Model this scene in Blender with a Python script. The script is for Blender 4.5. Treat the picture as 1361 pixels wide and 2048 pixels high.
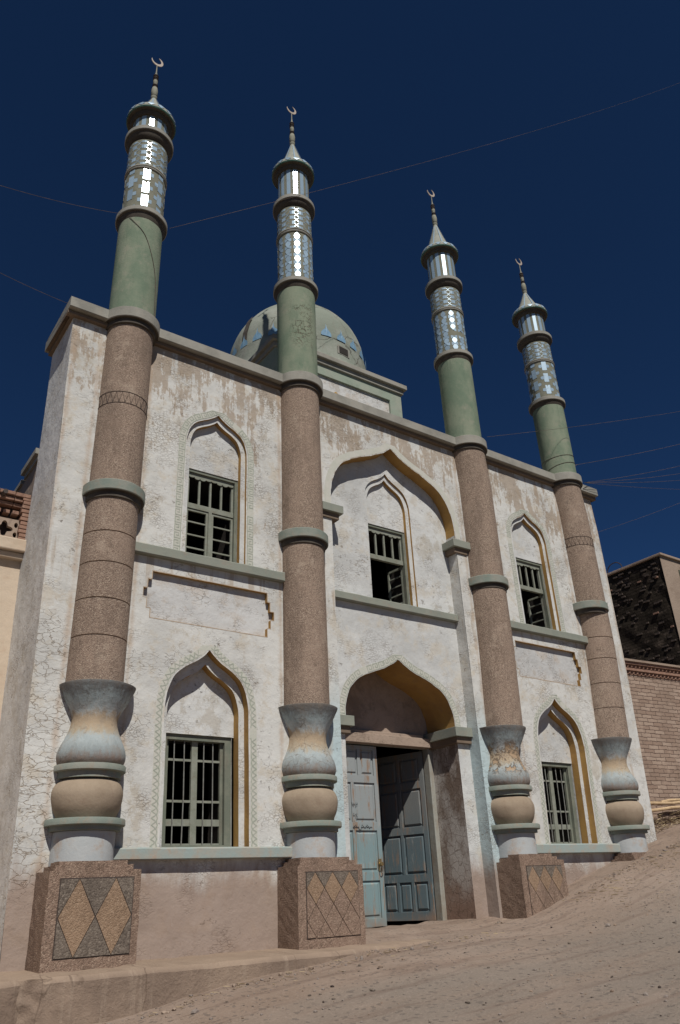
import bpy, bmesh, math, random
from mathutils import Vector, Matrix
from mathutils.geometry import delaunay_2d_cdt
from mathutils import noise as mnoise
random.seed(7)
for o in list(bpy.data.objects): bpy.data.objects.remove(o)
C = bpy.context.scene.collection
sc = bpy.context.scene
PI = math.pi

# ------------------------------------------------------------------ camera
cam = bpy.data.cameras.new('camera'); co = bpy.data.objects.new('camera', cam); C.objects.link(co)
cam.sensor_fit = 'VERTICAL'; cam.sensor_height = 36.0; cam.lens = 36.0*1547.71/2048
cam.clip_start = 0.05; cam.clip_end = 3000
RX = Vector((0.8199, -0.5709, -0.0432)); RY = Vector((0.2223, 0.3869, -0.8949)); RZ = RX.cross(RY).normalized()
RX.normalize(); RY = RZ.cross(RX).normalized()
m = Matrix((RX, -RY, -RZ)).transposed().to_4x4(); m.translation = Vector((0, -10, 0)); co.matrix_world = m
sc.camera = co

# ------------------------------------------------------------------ sky, sun, exposure
SUN_DIR = Vector((-0.29, -1.0, 1.36)).normalized()      # towards the sun
elev = math.asin(SUN_DIR.z); azim = math.atan2(SUN_DIR.x, SUN_DIR.y)
w = bpy.data.worlds.new('World'); sc.world = w; w.use_nodes = True
nt = w.node_tree; bg = nt.nodes['Background']
sky = nt.nodes.new('ShaderNodeTexSky'); sky.sky_type = 'NISHITA'; sky.sun_disc = False
sky.sun_elevation = elev; sky.sun_rotation = azim
sky.altitude = 3000; sky.air_density = 0.72; sky.dust_density = 0.0; sky.ozone_density = 10.0
hs = nt.nodes.new('ShaderNodeHueSaturation'); hs.inputs['Saturation'].default_value = 1.08; nt.links.new(sky.outputs[0], hs.inputs['Color']); nt.links.new(hs.outputs[0], bg.inputs[0]); bg.inputs[1].default_value = 0.05
sl = bpy.data.lights.new('sun', 'SUN'); sl.energy = 5.0; sl.angle = math.radians(0.5); sl.color = (1.0, 0.965, 0.905)
so = bpy.data.objects.new('sun', sl); C.objects.link(so)
so.rotation_euler = SUN_DIR.to_track_quat('Z', 'Y').to_euler()
sc.view_settings.view_transform = 'Standard'; sc.view_settings.look = 'None'
sc.view_settings.exposure = -0.30; sc.view_settings.gamma = 1.0
try:
    sc.cycles.max_bounces = 5; sc.cycles.diffuse_bounces = 2; sc.cycles.glossy_bounces = 3
except Exception: pass

# ------------------------------------------------------------------ node helpers
class NT:
    def __init__(s, name):
        s.m = bpy.data.materials.new(name); s.m.use_nodes = True; s.t = s.m.node_tree
        s.b = s.t.nodes['Principled BSDF']; s.b.inputs['Roughness'].default_value = 0.9
        s.b.inputs['Specular IOR Level'].default_value = 0.25
        s.pos = s.n('ShaderNodeNewGeometry').outputs['Position']; s.h = None
    def n(s, t, **k):
        x = s.t.nodes.new(t)
        for a, v in k.items(): setattr(x, a, v)
        return x
    def put(s, sock, v):
        if hasattr(v, 'is_output'): s.t.links.new(v, sock)
        elif isinstance(v, tuple) and sock.type == 'RGBA': sock.default_value = (*v[:3], 1)
        else: sock.default_value = v
    def math(s, op, a, b=0.0, clamp=False):
        x = s.n('ShaderNodeMath', operation=op, use_clamp=clamp); s.put(x.inputs[0], a); s.put(x.inputs[1], b); return x.outputs[0]
    def vec(s, sx=1, sy=1, sz=1, off=(0, 0, 0), src=None):
        x = s.n('ShaderNodeMapping'); s.put(x.inputs[0], src or s.pos); x.inputs['Scale'].default_value = (sx, sy, sz); x.inputs['Location'].default_value = off; return x.outputs[0]
    def noise(s, scale, detail=4, rough=0.6, v=None, dist=0.0, col=False):
        x = s.n('ShaderNodeTexNoise'); s.put(x.inputs['Vector'], v or s.pos); x.inputs['Scale'].default_value = scale
        x.inputs['Detail'].default_value = detail; x.inputs['Roughness'].default_value = rough; x.inputs['Distortion'].default_value = dist
        return x.outputs['Color' if col else 'Fac']
    def vor(s, scale, feat='F1', v=None, out='Distance', rnd=1.0):
        x = s.n('ShaderNodeTexVoronoi', feature=feat); s.put(x.inputs['Vector'], v or s.pos); x.inputs['Scale'].default_value = scale; x.inputs['Randomness'].default_value = rnd
        return x.outputs[out]
    def step(s, v, a, b):          # smooth 0..1 between a and b (a > b allowed)
        x = s.n('ShaderNodeMapRange', interpolation_type='SMOOTHSTEP'); s.put(x.inputs[0], v)
        inv = a > b
        x.inputs[1].default_value = min(a, b); x.inputs[2].default_value = max(a, b)
        x.inputs[3].default_value = 1.0 if inv else 0.0; x.inputs[4].default_value = 0.0 if inv else 1.0
        return x.outputs[0]
    def mix(s, f, a, b, mode='MIX'):
        x = s.n('ShaderNodeMix', data_type='RGBA', blend_type=mode); s.put(x.inputs[0], f); s.put(x.inputs[6], a); s.put(x.inputs[7], b); return x.outputs[2]
    def warp(s, amt, scale, v=None):
        c = s.noise(scale, 3, col=True, v=v)
        a = s.n('ShaderNodeVectorMath', operation='SUBTRACT'); s.put(a.inputs[0], c); a.inputs[1].default_value = (.5, .5, .5)
        b = s.n('ShaderNodeVectorMath', operation='SCALE'); s.put(b.inputs[0], a.outputs[0]); b.inputs['Scale'].default_value = amt
        d = s.n('ShaderNodeVectorMath', operation='ADD'); s.put(d.inputs[0], v or s.pos); s.put(d.inputs[1], b.outputs[0]); return d.outputs[0]
    def xyz(s, v=None):
        x = s.n('ShaderNodeSeparateXYZ'); s.put(x.inputs[0], v or s.pos); return x.outputs
    def ramp(s, f, stops, mode='LINEAR'):
        x = s.n('ShaderNodeValToRGB'); s.put(x.inputs[0], f); r = x.color_ramp; r.interpolation = mode
        while len(r.elements) > 1: r.elements.remove(r.elements[0])
        r.elements[0].position = stops[0][0]; r.elements[0].color = (*stops[0][1], 1)
        for p, c in stops[1:]:
            e = r.elements.new(p); e.color = (*c, 1)
        return x.outputs[0]
    def bump(s, h, dist=0.01, strength=1.0):
        x = s.n('ShaderNodeBump'); x.inputs['Distance'].default_value = dist; x.inputs['Strength'].default_value = strength; s.put(x.inputs['Height'], h)
        if s.h is not None: s.put(x.inputs['Normal'], s.h)
        s.h = x.outputs[0]; s.put(s.b.inputs['Normal'], s.h)
    def col(s, c): s.put(s.b.inputs['Base Color'], c); return s.m

M = {}
def mul(c, k): return tuple(x*k for x in c)

def plaster(name, base, blotch, crack_gain=1.0, streak=True, dirt=True, blue=False, seed=0.0, grime=1.0, left=True):
    n = NT(name); X, Y, Z = n.xyz()
    v0 = n.vec(off=(seed, seed*.7, seed*1.3))
    c = n.mix(n.step(n.noise(0.9, 6, .65, v0), .40, .68), base, mul(base, .80))
    c = n.mix(n.math('MULTIPLY', n.step(n.noise(2.3, 9, .74, v0), .50, .63), .60), c, blotch)
    c = n.mix(n.math('MULTIPLY', n.step(n.noise(1.5, 9, .76, n.vec(1, 1, .8, (seed+5, 2, 2))), .555, .62), .55), c, mul(blotch, .78))
    if blue:   # blue limewash painted on the wall ends beside the portal and low down
        ax = n.math('ABSOLUTE', n.math('SUBTRACT', X, 8.57))
        mk = n.math('MULTIPLY', n.step(ax, 1.30, 1.40), n.step(ax, 2.45, 2.05))
        mk = n.math('MULTIPLY', mk, n.step(n.math('ADD', Z, n.noise(1.2, 3)), 3.9, 2.6))
        c = n.mix(n.math('MULTIPLY', mk, .75), c, (.42, .55, .58))
    # vertical wash streaks and worn patches below the parapet
    st = n.noise(1.0, 8, .72, n.vec(7.0, 7.0, .65, (seed, 0, 0)))
    pa = n.noise(1.1, 7, .7, n.vec(1, 1, .7, (seed+3, 0, 1)))
    if streak:
        hi = n.step(Z, 5.6, 8.3)
        k = n.math('ADD', n.math('MULTIPLY', hi, .125), n.math('MULTIPLY', pa, .48))
        md = n.noise(6.5, 8, .75, n.vec(1, 1, .6, (seed, 1, 2)))
        s1 = n.step(n.math('ADD', n.math('ADD', n.math('MULTIPLY', st, .36), n.math('MULTIPLY', md, .34)), k), .682, .712)
        c = n.mix(n.math('MULTIPLY', s1, .74*grime), c, n.mix(n.noise(5, 5), (.235, .165, .115), (.42, .335, .245)))
    if streak:   # rain runs below the first-floor ledge, earth-brown seams beside the shafts and on the corners
        zn = n.math('MULTIPLY', n.step(Z, 3.75, 4.45), n.step(Z, 4.62, 4.56))
        c = n.mix(n.math('MULTIPLY', n.math('MULTIPLY', zn, n.step(n.noise(1.0, 7, .7, n.vec(9, 9, .5, (2, 0, 6))), .50, .62)), .6), c, (.36, .28, .20))
        d = n.math('ABSOLUTE', n.math('SUBTRACT', n.math('ABSOLUTE', n.math('SUBTRACT', X, 3.20)), .43))
        for q in (6.46, 10.73, 13.86): d = n.math('MINIMUM', d, n.math('ABSOLUTE', n.math('SUBTRACT', n.math('ABSOLUTE', n.math('SUBTRACT', X, q)), .43)))
        for q in (2.37, 14.80): d = n.math('MINIMUM', d, n.math('ABSOLUTE', n.math('SUBTRACT', X, q)))
        sm = n.math('MULTIPLY', n.step(n.math('ADD', d, n.math('MULTIPLY', n.noise(3.5, 6, .7), .22)), .17, .09), n.step(Y, .2, .05))
        c = n.mix(n.math('MULTIPLY', sm, .55), c, (.42, .30, .205))
    # cracks: two networks, opened where a mask noise is high
    wv = n.warp(.10, 9, n.warp(.42, 2.2, n.vec(1, 1, 1.9, (seed, 0, 0))))
    e1 = n.vor(6.5, 'DISTANCE_TO_EDGE', wv); e2 = n.vor(15.0, 'DISTANCE_TO_EDGE', n.warp(.12, 6, n.vec(1, 1, 1.9)))
    leftc = n.math('MULTIPLY', n.step(X, 3.1, 2.5), n.math('MULTIPLY', n.step(Z, 4.2, 3.2), n.step(Z, -.3, .6)))
    mk = n.math('ADD', n.noise(1.25, 7, .68, v0), n.math('MULTIPLY', leftc, .13 if left else 0.0))
    m1 = n.math('MULTIPLY', n.step(e1, .036, .006), n.step(mk, .50, .66)); m1 = n.math('MULTIPLY', m1, n.math('MAXIMUM', n.step(Z, .35, .65), n.step(X, 3.0, 2.8)))
    m2 = n.math('MULTIPLY', n.step(e2, .07, .02), n.step(n.noise(1.3, 5, .6, n.vec(off=(4, 2, 9))), .50, .64))
    cr = n.math('MAXIMUM', m1, n.math('MULTIPLY', m2, .8))
    cr = n.math('MULTIPLY', cr, crack_gain, True)
    c = n.mix(n.math('MULTIPLY', cr, .70), c, (.22, .165, .12))
    # halo of brown soaking out of the cracks
    c = n.mix(n.math('MULTIPLY', n.math('MULTIPLY', n.step(e1, .10, .02), n.step(mk, .58, .70)), .25*crack_gain), c, (.42, .32, .22))
    # flaked chips
    chip = n.math('MULTIPLY', n.step(n.noise(9.0, 8, .8, n.vec(1, 1, 1.3)), .585, .63), n.step(n.noise(1.2, 5, .65, n.vec(off=(8, 1, 3+seed))), .49, .60))
    c = n.mix(n.math('MULTIPLY', chip, .8), c, (.25, .20, .155))
    gr = n.math('MULTIPLY', n.step(n.noise(4.5, 9, .8, n.vec(1, 1, .8, (2, seed, 5))), .54, .66), n.step(n.noise(.9, 5, .6, n.vec(off=(1, seed, 7))), .46, .62))
    c = n.mix(n.math('MULTIPLY', gr, .55), c, (.33, .28, .22))
    # short level cracks in the render coats
    hc = n.vor(2.6, 'DISTANCE_TO_EDGE', n.warp(.12, 7, n.warp(.3, 2.5, n.vec(1, 1, 3.6, (seed, 3, 0)))))
    hk = n.math('MULTIPLY', n.step(hc, .020, .003), n.step(n.noise(1.6, 6, .7, n.vec(off=(3, seed, 1))), .55, .64)); c = n.mix(n.math('MULTIPLY', hk, .65*crack_gain), c, (.23, .18, .135))
    if dirt:   # splashed earth on the base
        g = n.math('ADD', n.math('MULTIPLY', n.math('SUBTRACT', X, 8.5), .07), Z)
        g = n.math('ADD', Z, n.math('MULTIPLY', n.noise(2.4, 6, .7, n.vec(1.6, 1, .5)), .9))
        c = n.mix(n.math('MULTIPLY', n.step(g, 1.05, .58), .88), c, n.mix(n.noise(3, 6, .7), (.235, .16, .12), (.37, .275, .22)))
    n.bump(n.noise(34, 6, .7), .005, .6); n.bump(n.noise(2.2, 5), .05, .6); n.bump(n.noise(7, 5, .6), .007, .5); n.bump(n.math('SUBTRACT', 1.0, n.math('MAXIMUM', cr, chip)), .012, .7)
    return n.col(c)

WHITE = (.62, .61, .575)
M['wall'] = plaster('wall_plaster', WHITE, (.52, .45, .35), blue=True)
M['side'] = plaster('side_plaster', (.74, .73, .70), (.58, .54, .47), .9, streak=False, dirt=False, seed=7.0, left=False)
M['bay'] = plaster('bay_plaster', (.60, .60, .58), (.53, .475, .39), .7, streak=False, seed=5.0)
M['tymp'] = plaster('tympanum_plaster', (.36, .275, .215), (.26, .195, .15), .8, streak=False, dirt=False, seed=2.0)
M['panelw'] = plaster('panel_plaster', (.57, .565, .55), (.48, .41, .34), .9, streak=False, dirt=False, seed=11.0)

def jamb():
    n = NT('stained_jamb'); X, Y, Z = n.xyz()
    c = n.mix(n.step(n.noise(2.0, 8, .72, n.vec(1, 1, .55)), .40, .62), (.50, .46, .42), (.22, .165, .13))
    c = n.mix(n.step(n.math('ADD', Z, n.noise(3, 5)), 1.0, .15), c, (.27, .18, .135))
    e = n.vor(7, 'DISTANCE_TO_EDGE', n.warp(.2, 4)); c = n.mix(n.math('MULTIPLY', n.step(e, .05, .01), .6), c, (.12, .08, .06))
    n.bump(n.noise(30, 6), .008, .7); return n.col(c)
M['jamb'] = jamb()

def pebble(name, cols, scale=92, big=(.8, 1.0)):
    n = NT(name)
    r = n.vor(scale, 'F1', out='Color'); g = n.xyz(r)[0]
    c = n.ramp(g, [(0, cols[0]), (.3, cols[1]), (.6, cols[2]), (.86, cols[3]), (1, cols[4])], 'CONSTANT')
    c = n.mix(.38, c, cols[1])
    c = n.mix(n.math('MULTIPLY', n.step(n.noise(1.3, 6, .7), .42, .68), .45), c, mul(cols[1], 1.25))
    c = n.mix(n.math('MULTIPLY', n.step(n.noise(.9, 8, .75, n.vec(3, 3, .6)), .48, .66), .42), c, mul(cols[0], .95))
    c = n.mix(n.math('MULTIPLY', n.step(n.noise(2.2, 8, .75, n.vec(off=(5, 5, 5))), .54, .66), .40), c, mul(cols[3], .95))
    c = n.mix(n.math('MULTIPLY', n.step(n.noise(6, 6, .7, n.vec(off=(1, 8, 5))), .60, .66), .35), c, mul(cols[0], .7))
    d = n.vor(scale, 'F1'); n.bump(n.math('SUBTRACT', 1.0, d), .008, .7); n.bump(n.noise(160, 2), .003, .5)
    return n.col(c)
M['pebble'] = pebble('pebble_dash_brown', [(.13, .092, .070), (.285, .208, .158), (.35, .262, .198), (.50, .40, .31), (.23, .195, .17)])
M['ped'] = pebble('pebble_dash_pink', [(.125, .085, .062), (.24, .165, .122), (.29, .20, .15), (.40, .30, .225), (.20, .155, .125)], 76)
M['tan'] = pebble('pebble_dash_tan', [(.19, .125, .082), (.275, .187, .122), (.31, .21, .14), (.38, .275, .19), (.23, .16, .12)], 70)
M['grey'] = pebble('pebble_dash_grey', [(.085, .068, .055), (.155, .125, .10), (.19, .155, .122), (.28, .235, .19), (.14, .125, .11)], 55)

def simple(name, a, b, scale=3, rough=.9, dirtc=None, dirt=.35, bump=.005, bs=30, streak=False):
    n = NT(name)
    c = n.mix(n.step(n.noise(scale, 6, .65), .38, .66), a, b)
    if dirtc:
        v = n.vec(6, 6, .8) if streak else None
        c = n.mix(n.math('MULTIPLY', n.step(n.noise(1.6 if streak else scale*2.3, 7, .7, v), .5, .7), dirt), c, dirtc)
    n.bump(n.noise(bs, 5), bump, .7); n.b.inputs['Roughness'].default_value = rough
    return n.col(c)
M['ochre'] = simple('ochre_paint', (.42, .25, .08), (.36, .205, .07), 3, dirtc=(.33, .20, .10), dirt=.6)
M['sage'] = simple('sage_cement', (.26, .27, .225), (.22, .235, .20), 2.5, dirtc=(.30, .24, .19), dirt=.5)
M['sagegreen'] = simple('sage_green_paint', (.205, .24, .205), (.27, .275, .235), 3.5, dirtc=(.30, .23, .17), dirt=.6)
M['bluesill'] = simple('blue_sill_paint', (.30, .36, .34), (.36, .34, .29), 3, dirtc=(.40, .29, .21), dirt=.7)
M['cement'] = simple('cornice_cement', (.32, .305, .265), (.235, .225, .195), 2.0, dirtc=(.34, .30, .245), dirt=.5)
M['ringdark'] = simple('ring_soffit_shade', (.07, .058, .048), (.10, .085, .068), 4)  # dark base colour imitates shade under the rings and caps
M['sagepale'] = simple('dome_base_paint', (.28, .33, .265), (.33, .35, .29), 2, dirtc=(.22, .25, .20), dirt=.5)
M['nearblack2'] = simple('dark_brick', (.10, .075, .06), (.05, .04, .034), 9)  # very dark brick tone for the projecting bricks
M['frame'] = simple('pale_door_frame', (.33, .335, .30), (.28, .26, .215), 4, dirtc=(.25, .17, .12), dirt=.6, streak=True)
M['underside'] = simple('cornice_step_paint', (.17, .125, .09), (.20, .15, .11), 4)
M['bulb'] = simple('tan_bulb_plaster', (.35, .275, .20), (.29, .225, .16), 2.5, dirtc=(.22, .145, .10), dirt=.35)
M['drum'] = simple('drum_limewash', (.44, .455, .45), (.37, .40, .41), 2, dirtc=(.42, .30, .21), dirt=.6)
M['woodgreen'] = simple('faded_green_wood', (.15, .165, .13), (.20, .205, .16), 5, dirtc=(.14, .11, .08), dirt=.5, streak=True)
M['woodlight'] = simple('pale_green_wood', (.25, .26, .215), (.20, .21, .165), 6, dirtc=(.2, .16, .12), dirt=.5)
M['iron'] = simple('iron_bar_paint', (.23, .235, .215), (.16, .15, .13), 9, .6)
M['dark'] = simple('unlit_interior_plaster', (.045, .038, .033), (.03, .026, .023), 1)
M['brass'] = simple('brass', (.45, .33, .16), (.33, .22, .10), 9, .4)
M['brass'].node_tree.nodes['Principled BSDF'].inputs['Metallic'].default_value = .8
M['seam'] = simple('panel_edge_stain', (.40, .30, .21), (.50, .41, .32), 6)
M['frieze'] = simple('frieze_green_paint', (.33, .355, .29), (.40, .415, .35), 4, dirtc=(.48, .46, .40), dirt=.6)
M['friezebg'] = simple('frieze_wash', (.50, .50, .43), (.55, .53, .47), 4, dirtc=(.58, .55, .50), dirt=.7)
M['ink'] = simple('graffiti_ink', (.03, .03, .035), (.06, .06, .06), 9)
M['concrete'] = simple('kerb_concrete', (.30, .222, .165), (.235, .172, .13), 1.6, dirtc=(.37, .28, .205), dirt=.6, bump=.02, bs=9)
def kerb_mat():
    n = NT('kerb_concrete'); X, Y, Z = n.xyz()
    c = n.mix(n.step(n.noise(1.2, 7, .68), .38, .64), (.30, .222, .165), (.215, .157, .118))
    c = n.mix(n.math('MULTIPLY', n.step(n.noise(1.0, 7, .7, n.vec(8, 2, .5)), .52, .66), .5), c, (.37, .29, .22))
    c = n.mix(n.math('MULTIPLY', n.step(Z, -.66, -.60), .55), c, (.35, .26, .19))
    e = n.vor(1.0, 'DISTANCE_TO_EDGE', n.warp(.25, 4, n.vec(1.1, .5, .25)))
    k = n.math('MULTIPLY', n.step(e, .009, .002), n.step(n.noise(2.5, 4), .42, .55)); c = n.mix(n.math('MULTIPLY', k, .6), c, (.13, .09, .065))
    p = n.step(n.noise(2.6, 8, .75, n.vec(off=(3, 3, 3))), .60, .64); c = n.mix(n.math('MULTIPLY', p, .25), c, (.18, .13, .10))
    n.bump(n.noise(6, 8, .7), .035, .8); n.bump(n.noise(40, 5, .7), .008, .8); return n.col(c)
M['concrete'] = kerb_mat()
M['wire'] = simple('wire_sheath', (.10, .075, .06), (.16, .12, .10), 4)
M['stick'] = simple('peeled_pole_wood', (.55, .40, .24), (.45, .32, .19), 6, dirtc=(.25, .17, .1), dirt=.6)
M['straw'] = simple('straw', (.42, .33, .20), (.30, .22, .14), 5)
M['stone'] = simple('road_stone', (.26, .22, .19), (.20, .16, .14), 7)
M['capstone'] = simple('cap_cement', (.34, .34, .29), (.27, .28, .235), 6, dirtc=(.38, .36, .31), dirt=.5)
M['metalpale'] = simple('crescent_metal', (.50, .42, .35), (.42, .35, .29), 8, .45)
M['spire'] = simple('spire_cement', (.30, .29, .23), (.24, .235, .18), 10)
M['beadd'] = simple('spire_dark_bead', (.055, .04, .035), (.08, .06, .05), 10)
M['pipe'] = simple('drain_pipe', (.07, .06, .055), (.11, .09, .08), 6)

def minaret_mat():
    n = NT('minaret_green_paint'); X, Y, Z = n.xyz()
    c = n.mix(n.step(n.noise(1.5, 7, .7, n.vec(1, 1, .6)), .36, .64), (.145, .195, .135), (.235, .265, .19))
    c = n.mix(n.math('MULTIPLY', n.step(n.noise(3.2, 8, .75), .50, .70), .6), c, (.31, .29, .225))
    c = n.mix(n.math('MULTIPLY', n.step(n.noise(1.2, 7, .7, n.vec(6, 6, .7)), .54, .7), .5), c, (.10, .135, .095))
    # peeled patch on the second minaret
    ax = n.math('ABSOLUTE', n.math('SUBTRACT', X, 6.38)); az = n.math('ABSOLUTE', n.math('SUBTRACT', Z, 9.75))
    mk = n.math('MULTIPLY', n.step(ax, .28, .08), n.step(az, .85, .1))
    mk = n.math('MULTIPLY', mk, n.step(Y, .0, -.1))
    e = n.vor(9, 'DISTANCE_TO_EDGE', n.warp(.2, 6)); ch = n.noise(14, 6, .75)
    k = n.math('MULTIPLY', mk, n.math('MAXIMUM', n.step(e, .07, .02), n.step(ch, .56, .62)))
    k = n.math('MULTIPLY', k, n.step(n.noise(4, 4), .40, .55))
    c = n.mix(n.math('MULTIPLY', k, .85), c, (.10, .075, .05))
    n.bump(n.noise(26, 6), .006, .6); n.bump(n.math('SUBTRACT', 1.0, k), .01, .8); return n.col(c)
M['green'] = minaret_mat()

def vase_mat(peel=False):
    n = NT('vase_limewash' + ('_peeling' if peel else '')); X, Y, Z = n.xyz()
    zz = n.math('ADD', Z, n.math('MULTIPLY', n.math('SUBTRACT', n.noise(5, 9, .8, n.vec(3.2, 3.2, .7)), .5), .46))
    zz = n.math('ADD', zz, n.math('MULTIPLY', n.math('SUBTRACT', n.noise(2.2, 4), .5), .22))
    c = n.ramp(n.math('DIVIDE', n.math('SUBTRACT', zz, 1.5), 1.1), [(0, (.25, .17, .12)), (.10, (.27, .22, .19)), (.20, (.27, .30, .30)), (.34, (.36, .40, .40)), (.42, (.40, .345, .26)), (.50, (.40, .305, .205)), (.60, (.40, .31, .215)), (.68, (.46, .50, .50)), (.77, (.37, .44, .45)), (.88, (.22, .235, .235)), (1, (.20, .175, .15))])
    c = n.mix(n.math('MULTIPLY', n.step(n.noise(3, 9, .8), .48, .62), .40), c, (.29, .25, .205))
    c = n.mix(n.math('MULTIPLY', n.step(n.noise(11, 8, .8), .56, .64), .45), c, (.20, .155, .12))
    e = n.vor(7, 'DISTANCE_TO_EDGE', n.warp(.25, 5)); c = n.mix(n.math('MULTIPLY', n.math('MULTIPLY', n.step(e, .04, .01), n.step(n.noise(1.5, 3), .45, .6)), .5), c, (.12, .09, .07))
    if peel:
        k = n.math('MULTIPLY', n.step(n.noise(4.5, 7, .7), .50, .54), n.math('MULTIPLY', n.step(Z, 1.72, 1.85), n.step(Z, 2.35, 2.2)))
        c = n.mix(k, c, (.38, .27, .175))
        ed = n.math('MULTIPLY', n.step(n.math('ABSOLUTE', n.math('SUBTRACT', n.noise(4.5, 7, .7), .50)), .012, .003), n.math('MULTIPLY', n.step(Z, 1.72, 1.85), n.step(Z, 2.35, 2.2)))
        c = n.mix(n.math('MULTIPLY', ed, .9), c, (.07, .05, .04)); n.bump(n.math('SUBTRACT', 1.0, k), .02, .8)
    n.bump(n.noise(14, 6), .012, .7); return n.col(c)
M['vase'] = vase_mat(); M['vasepeel'] = vase_mat(True)

def door_mat(name, a, b, wear):
    n = NT(name); X, Y, Z = n.xyz()
    c = n.mix(n.step(n.math('ADD', Z, n.math('MULTIPLY', n.noise(2, 5), 1.0)), 1.0, 1.9), a, b)
    c = n.mix(n.math('MULTIPLY', n.step(n.noise(1.5, 8, .75, n.vec(7, 7, .9)), .52, .62), wear), c, (.27, .175, .115))
    c = n.mix(n.math('MULTIPLY', n.step(n.noise(2.5, 8, .75, n.vec(5, 5, .8, (3, 3, 3))), .56, .66), .5), c, (.42, .40, .36))
    c = n.mix(n.math('MULTIPLY', n.step(n.math('ADD', Z, n.noise(3, 4)), .35, -.1), .8), c, (.25, .17, .12))
    n.bump(n.noise(2, 8, .8, n.vec(20, 20, 1.5)), .006, .6); n.b.inputs['Roughness'].default_value = .7; return n.col(c)
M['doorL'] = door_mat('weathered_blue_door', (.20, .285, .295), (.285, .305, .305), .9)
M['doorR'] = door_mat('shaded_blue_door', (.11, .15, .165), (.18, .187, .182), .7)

def mirror_mat(name, base, metal, rough):
    n = NT(name); n.b.inputs['Metallic'].default_value = metal; n.b.inputs['Roughness'].default_value = rough
    n.b.inputs['Specular IOR Level'].default_value = .8
    r = n.n('ShaderNodeNewGeometry').outputs['Random Per Island']
    c = n.mix(n.math('MULTIPLY', r, .7), base, mul(base, .55)); c = n.mix(n.step(n.noise(12, 5, .7), .55, .75), c, mul(base, .5))
    return n.col(c)
M['mirror'] = mirror_mat('mirror_tile', (.50, .66, .78), .25, .25)
M['mirrorbg'] = simple('mirror_band_ground', (.22, .215, .165), (.18, .18, .135), 4, dirtc=(.12, .12, .09), dirt=.5)
M['mirrordk'] = simple('green_glass_edge', (.05, .12, .09), (.09, .16, .13), 9, .3)
M['domeblue'] = simple('blue_dome_tile', (.16, .29, .42), (.22, .36, .48), 7, .5, dirtc=(.25, .3, .3), dirt=.5)

def dome_mat():
    n = NT('dome_plaster')
    c = n.mix(n.step(n.noise(.9, 7, .7), .38, .64), (.225, .25, .205), (.32, .33, .285))
    c = n.mix(n.math('MULTIPLY', n.step(n.noise(2.0, 8, .7, n.vec(1, 1, .5)), .5, .66), .5), c, (.20, .18, .145))
    e = n.vor(1.1, 'DISTANCE_TO_EDGE', n.warp(.5, 2)); k = n.math('MULTIPLY', n.step(e, .02, .006), n.step(n.noise(.8, 3), .45, .55))
    c = n.mix(n.math('MULTIPLY', k, .8), c, (.07, .06, .05)); n.bump(n.noise(12, 6), .012, .7); return n.col(c)
M['dome'] = dome_mat()

def brick(name, c1, c2, mortar, sx=4.2, bw=.5, rh=.25, nearblack=False, axis='x'):
    n = NT(name); X, Y, Z = n.xyz()
    cb = n.n('ShaderNodeCombineXYZ'); n.put(cb.inputs[0], X if axis == 'x' else Y); n.put(cb.inputs[1], Z)
    wv = n.warp(.03, 5, cb.outputs[0])
    wv = n.warp(.05, 11, wv); b = n.n('ShaderNodeTexBrick'); n.put(b.inputs['Vector'], wv); b.inputs['Scale'].default_value = sx
    b.inputs['Color1'].default_value = (*c1, 1); b.inputs['Color2'].default_value = (*c2, 1); b.inputs['Mortar'].default_value = (*mortar, 1)
    b.inputs['Mortar Size'].default_value = .022; b.inputs['Mortar Smooth'].default_value = .3; b.inputs['Bias'].default_value = -.2
    b.inputs['Brick Width'].default_value = 1.1; b.inputs['Row Height'].default_value = .30
    c = n.mix(n.math('MULTIPLY', n.step(n.noise(1.3, 7, .7), .40, .66), .5), b.outputs['Color'], mul(c1, .75))
    if nearblack:
        c = n.mix(n.math('MULTIPLY', n.step(n.noise(2.2, 7, .75, n.vec(1, 1, 1.6)), .70, .50), .8), c, (.016, .014, .011))
    else:
        c = n.mix(n.math('MULTIPLY', n.step(n.noise(3.3, 7, .7), .5, .7), .35), c, mul(c2, 1.25))
    n.bump(n.math('SUBTRACT', 1.0, b.outputs['Fac']), .02, .9); n.bump(n.noise(22, 6), .012, .6); return n.col(c)
M['brick'] = brick('mud_brick', (.29, .205, .155), (.42, .32, .25), (.07, .04, .03), sx=3.4)
M['brickp'] = simple('loose_brick', (.30, .175, .125), (.24, .14, .10), 5, bump=.012, bs=18, dirtc=(.36, .25, .19), dirt=.5)
M['nearblack'] = brick('black_brick', (.15, .115, .09), (.085, .065, .05), (.018, .015, .012), nearblack=True, axis='y', sx=2.6); M['nearblack'].node_tree.nodes['Principled BSDF'].inputs['Roughness'].default_value = 1; M['nearblack'].node_tree.nodes['Principled BSDF'].inputs['Specular IOR Level'].default_value = 0  # nearly black brick, darkened further in random patches
M['mud'] = simple('mud_render', (.34, .26, .20), (.28, .21, .16), .9, dirtc=(.22, .15, .11), dirt=.5, bump=.02, bs=8)
M['cream'] = simple('cream_render', (.57, .465, .355), (.49, .385, .285), 1.1, dirtc=(.47, .33, .23), dirt=.6, bump=.012, bs=8)

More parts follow.
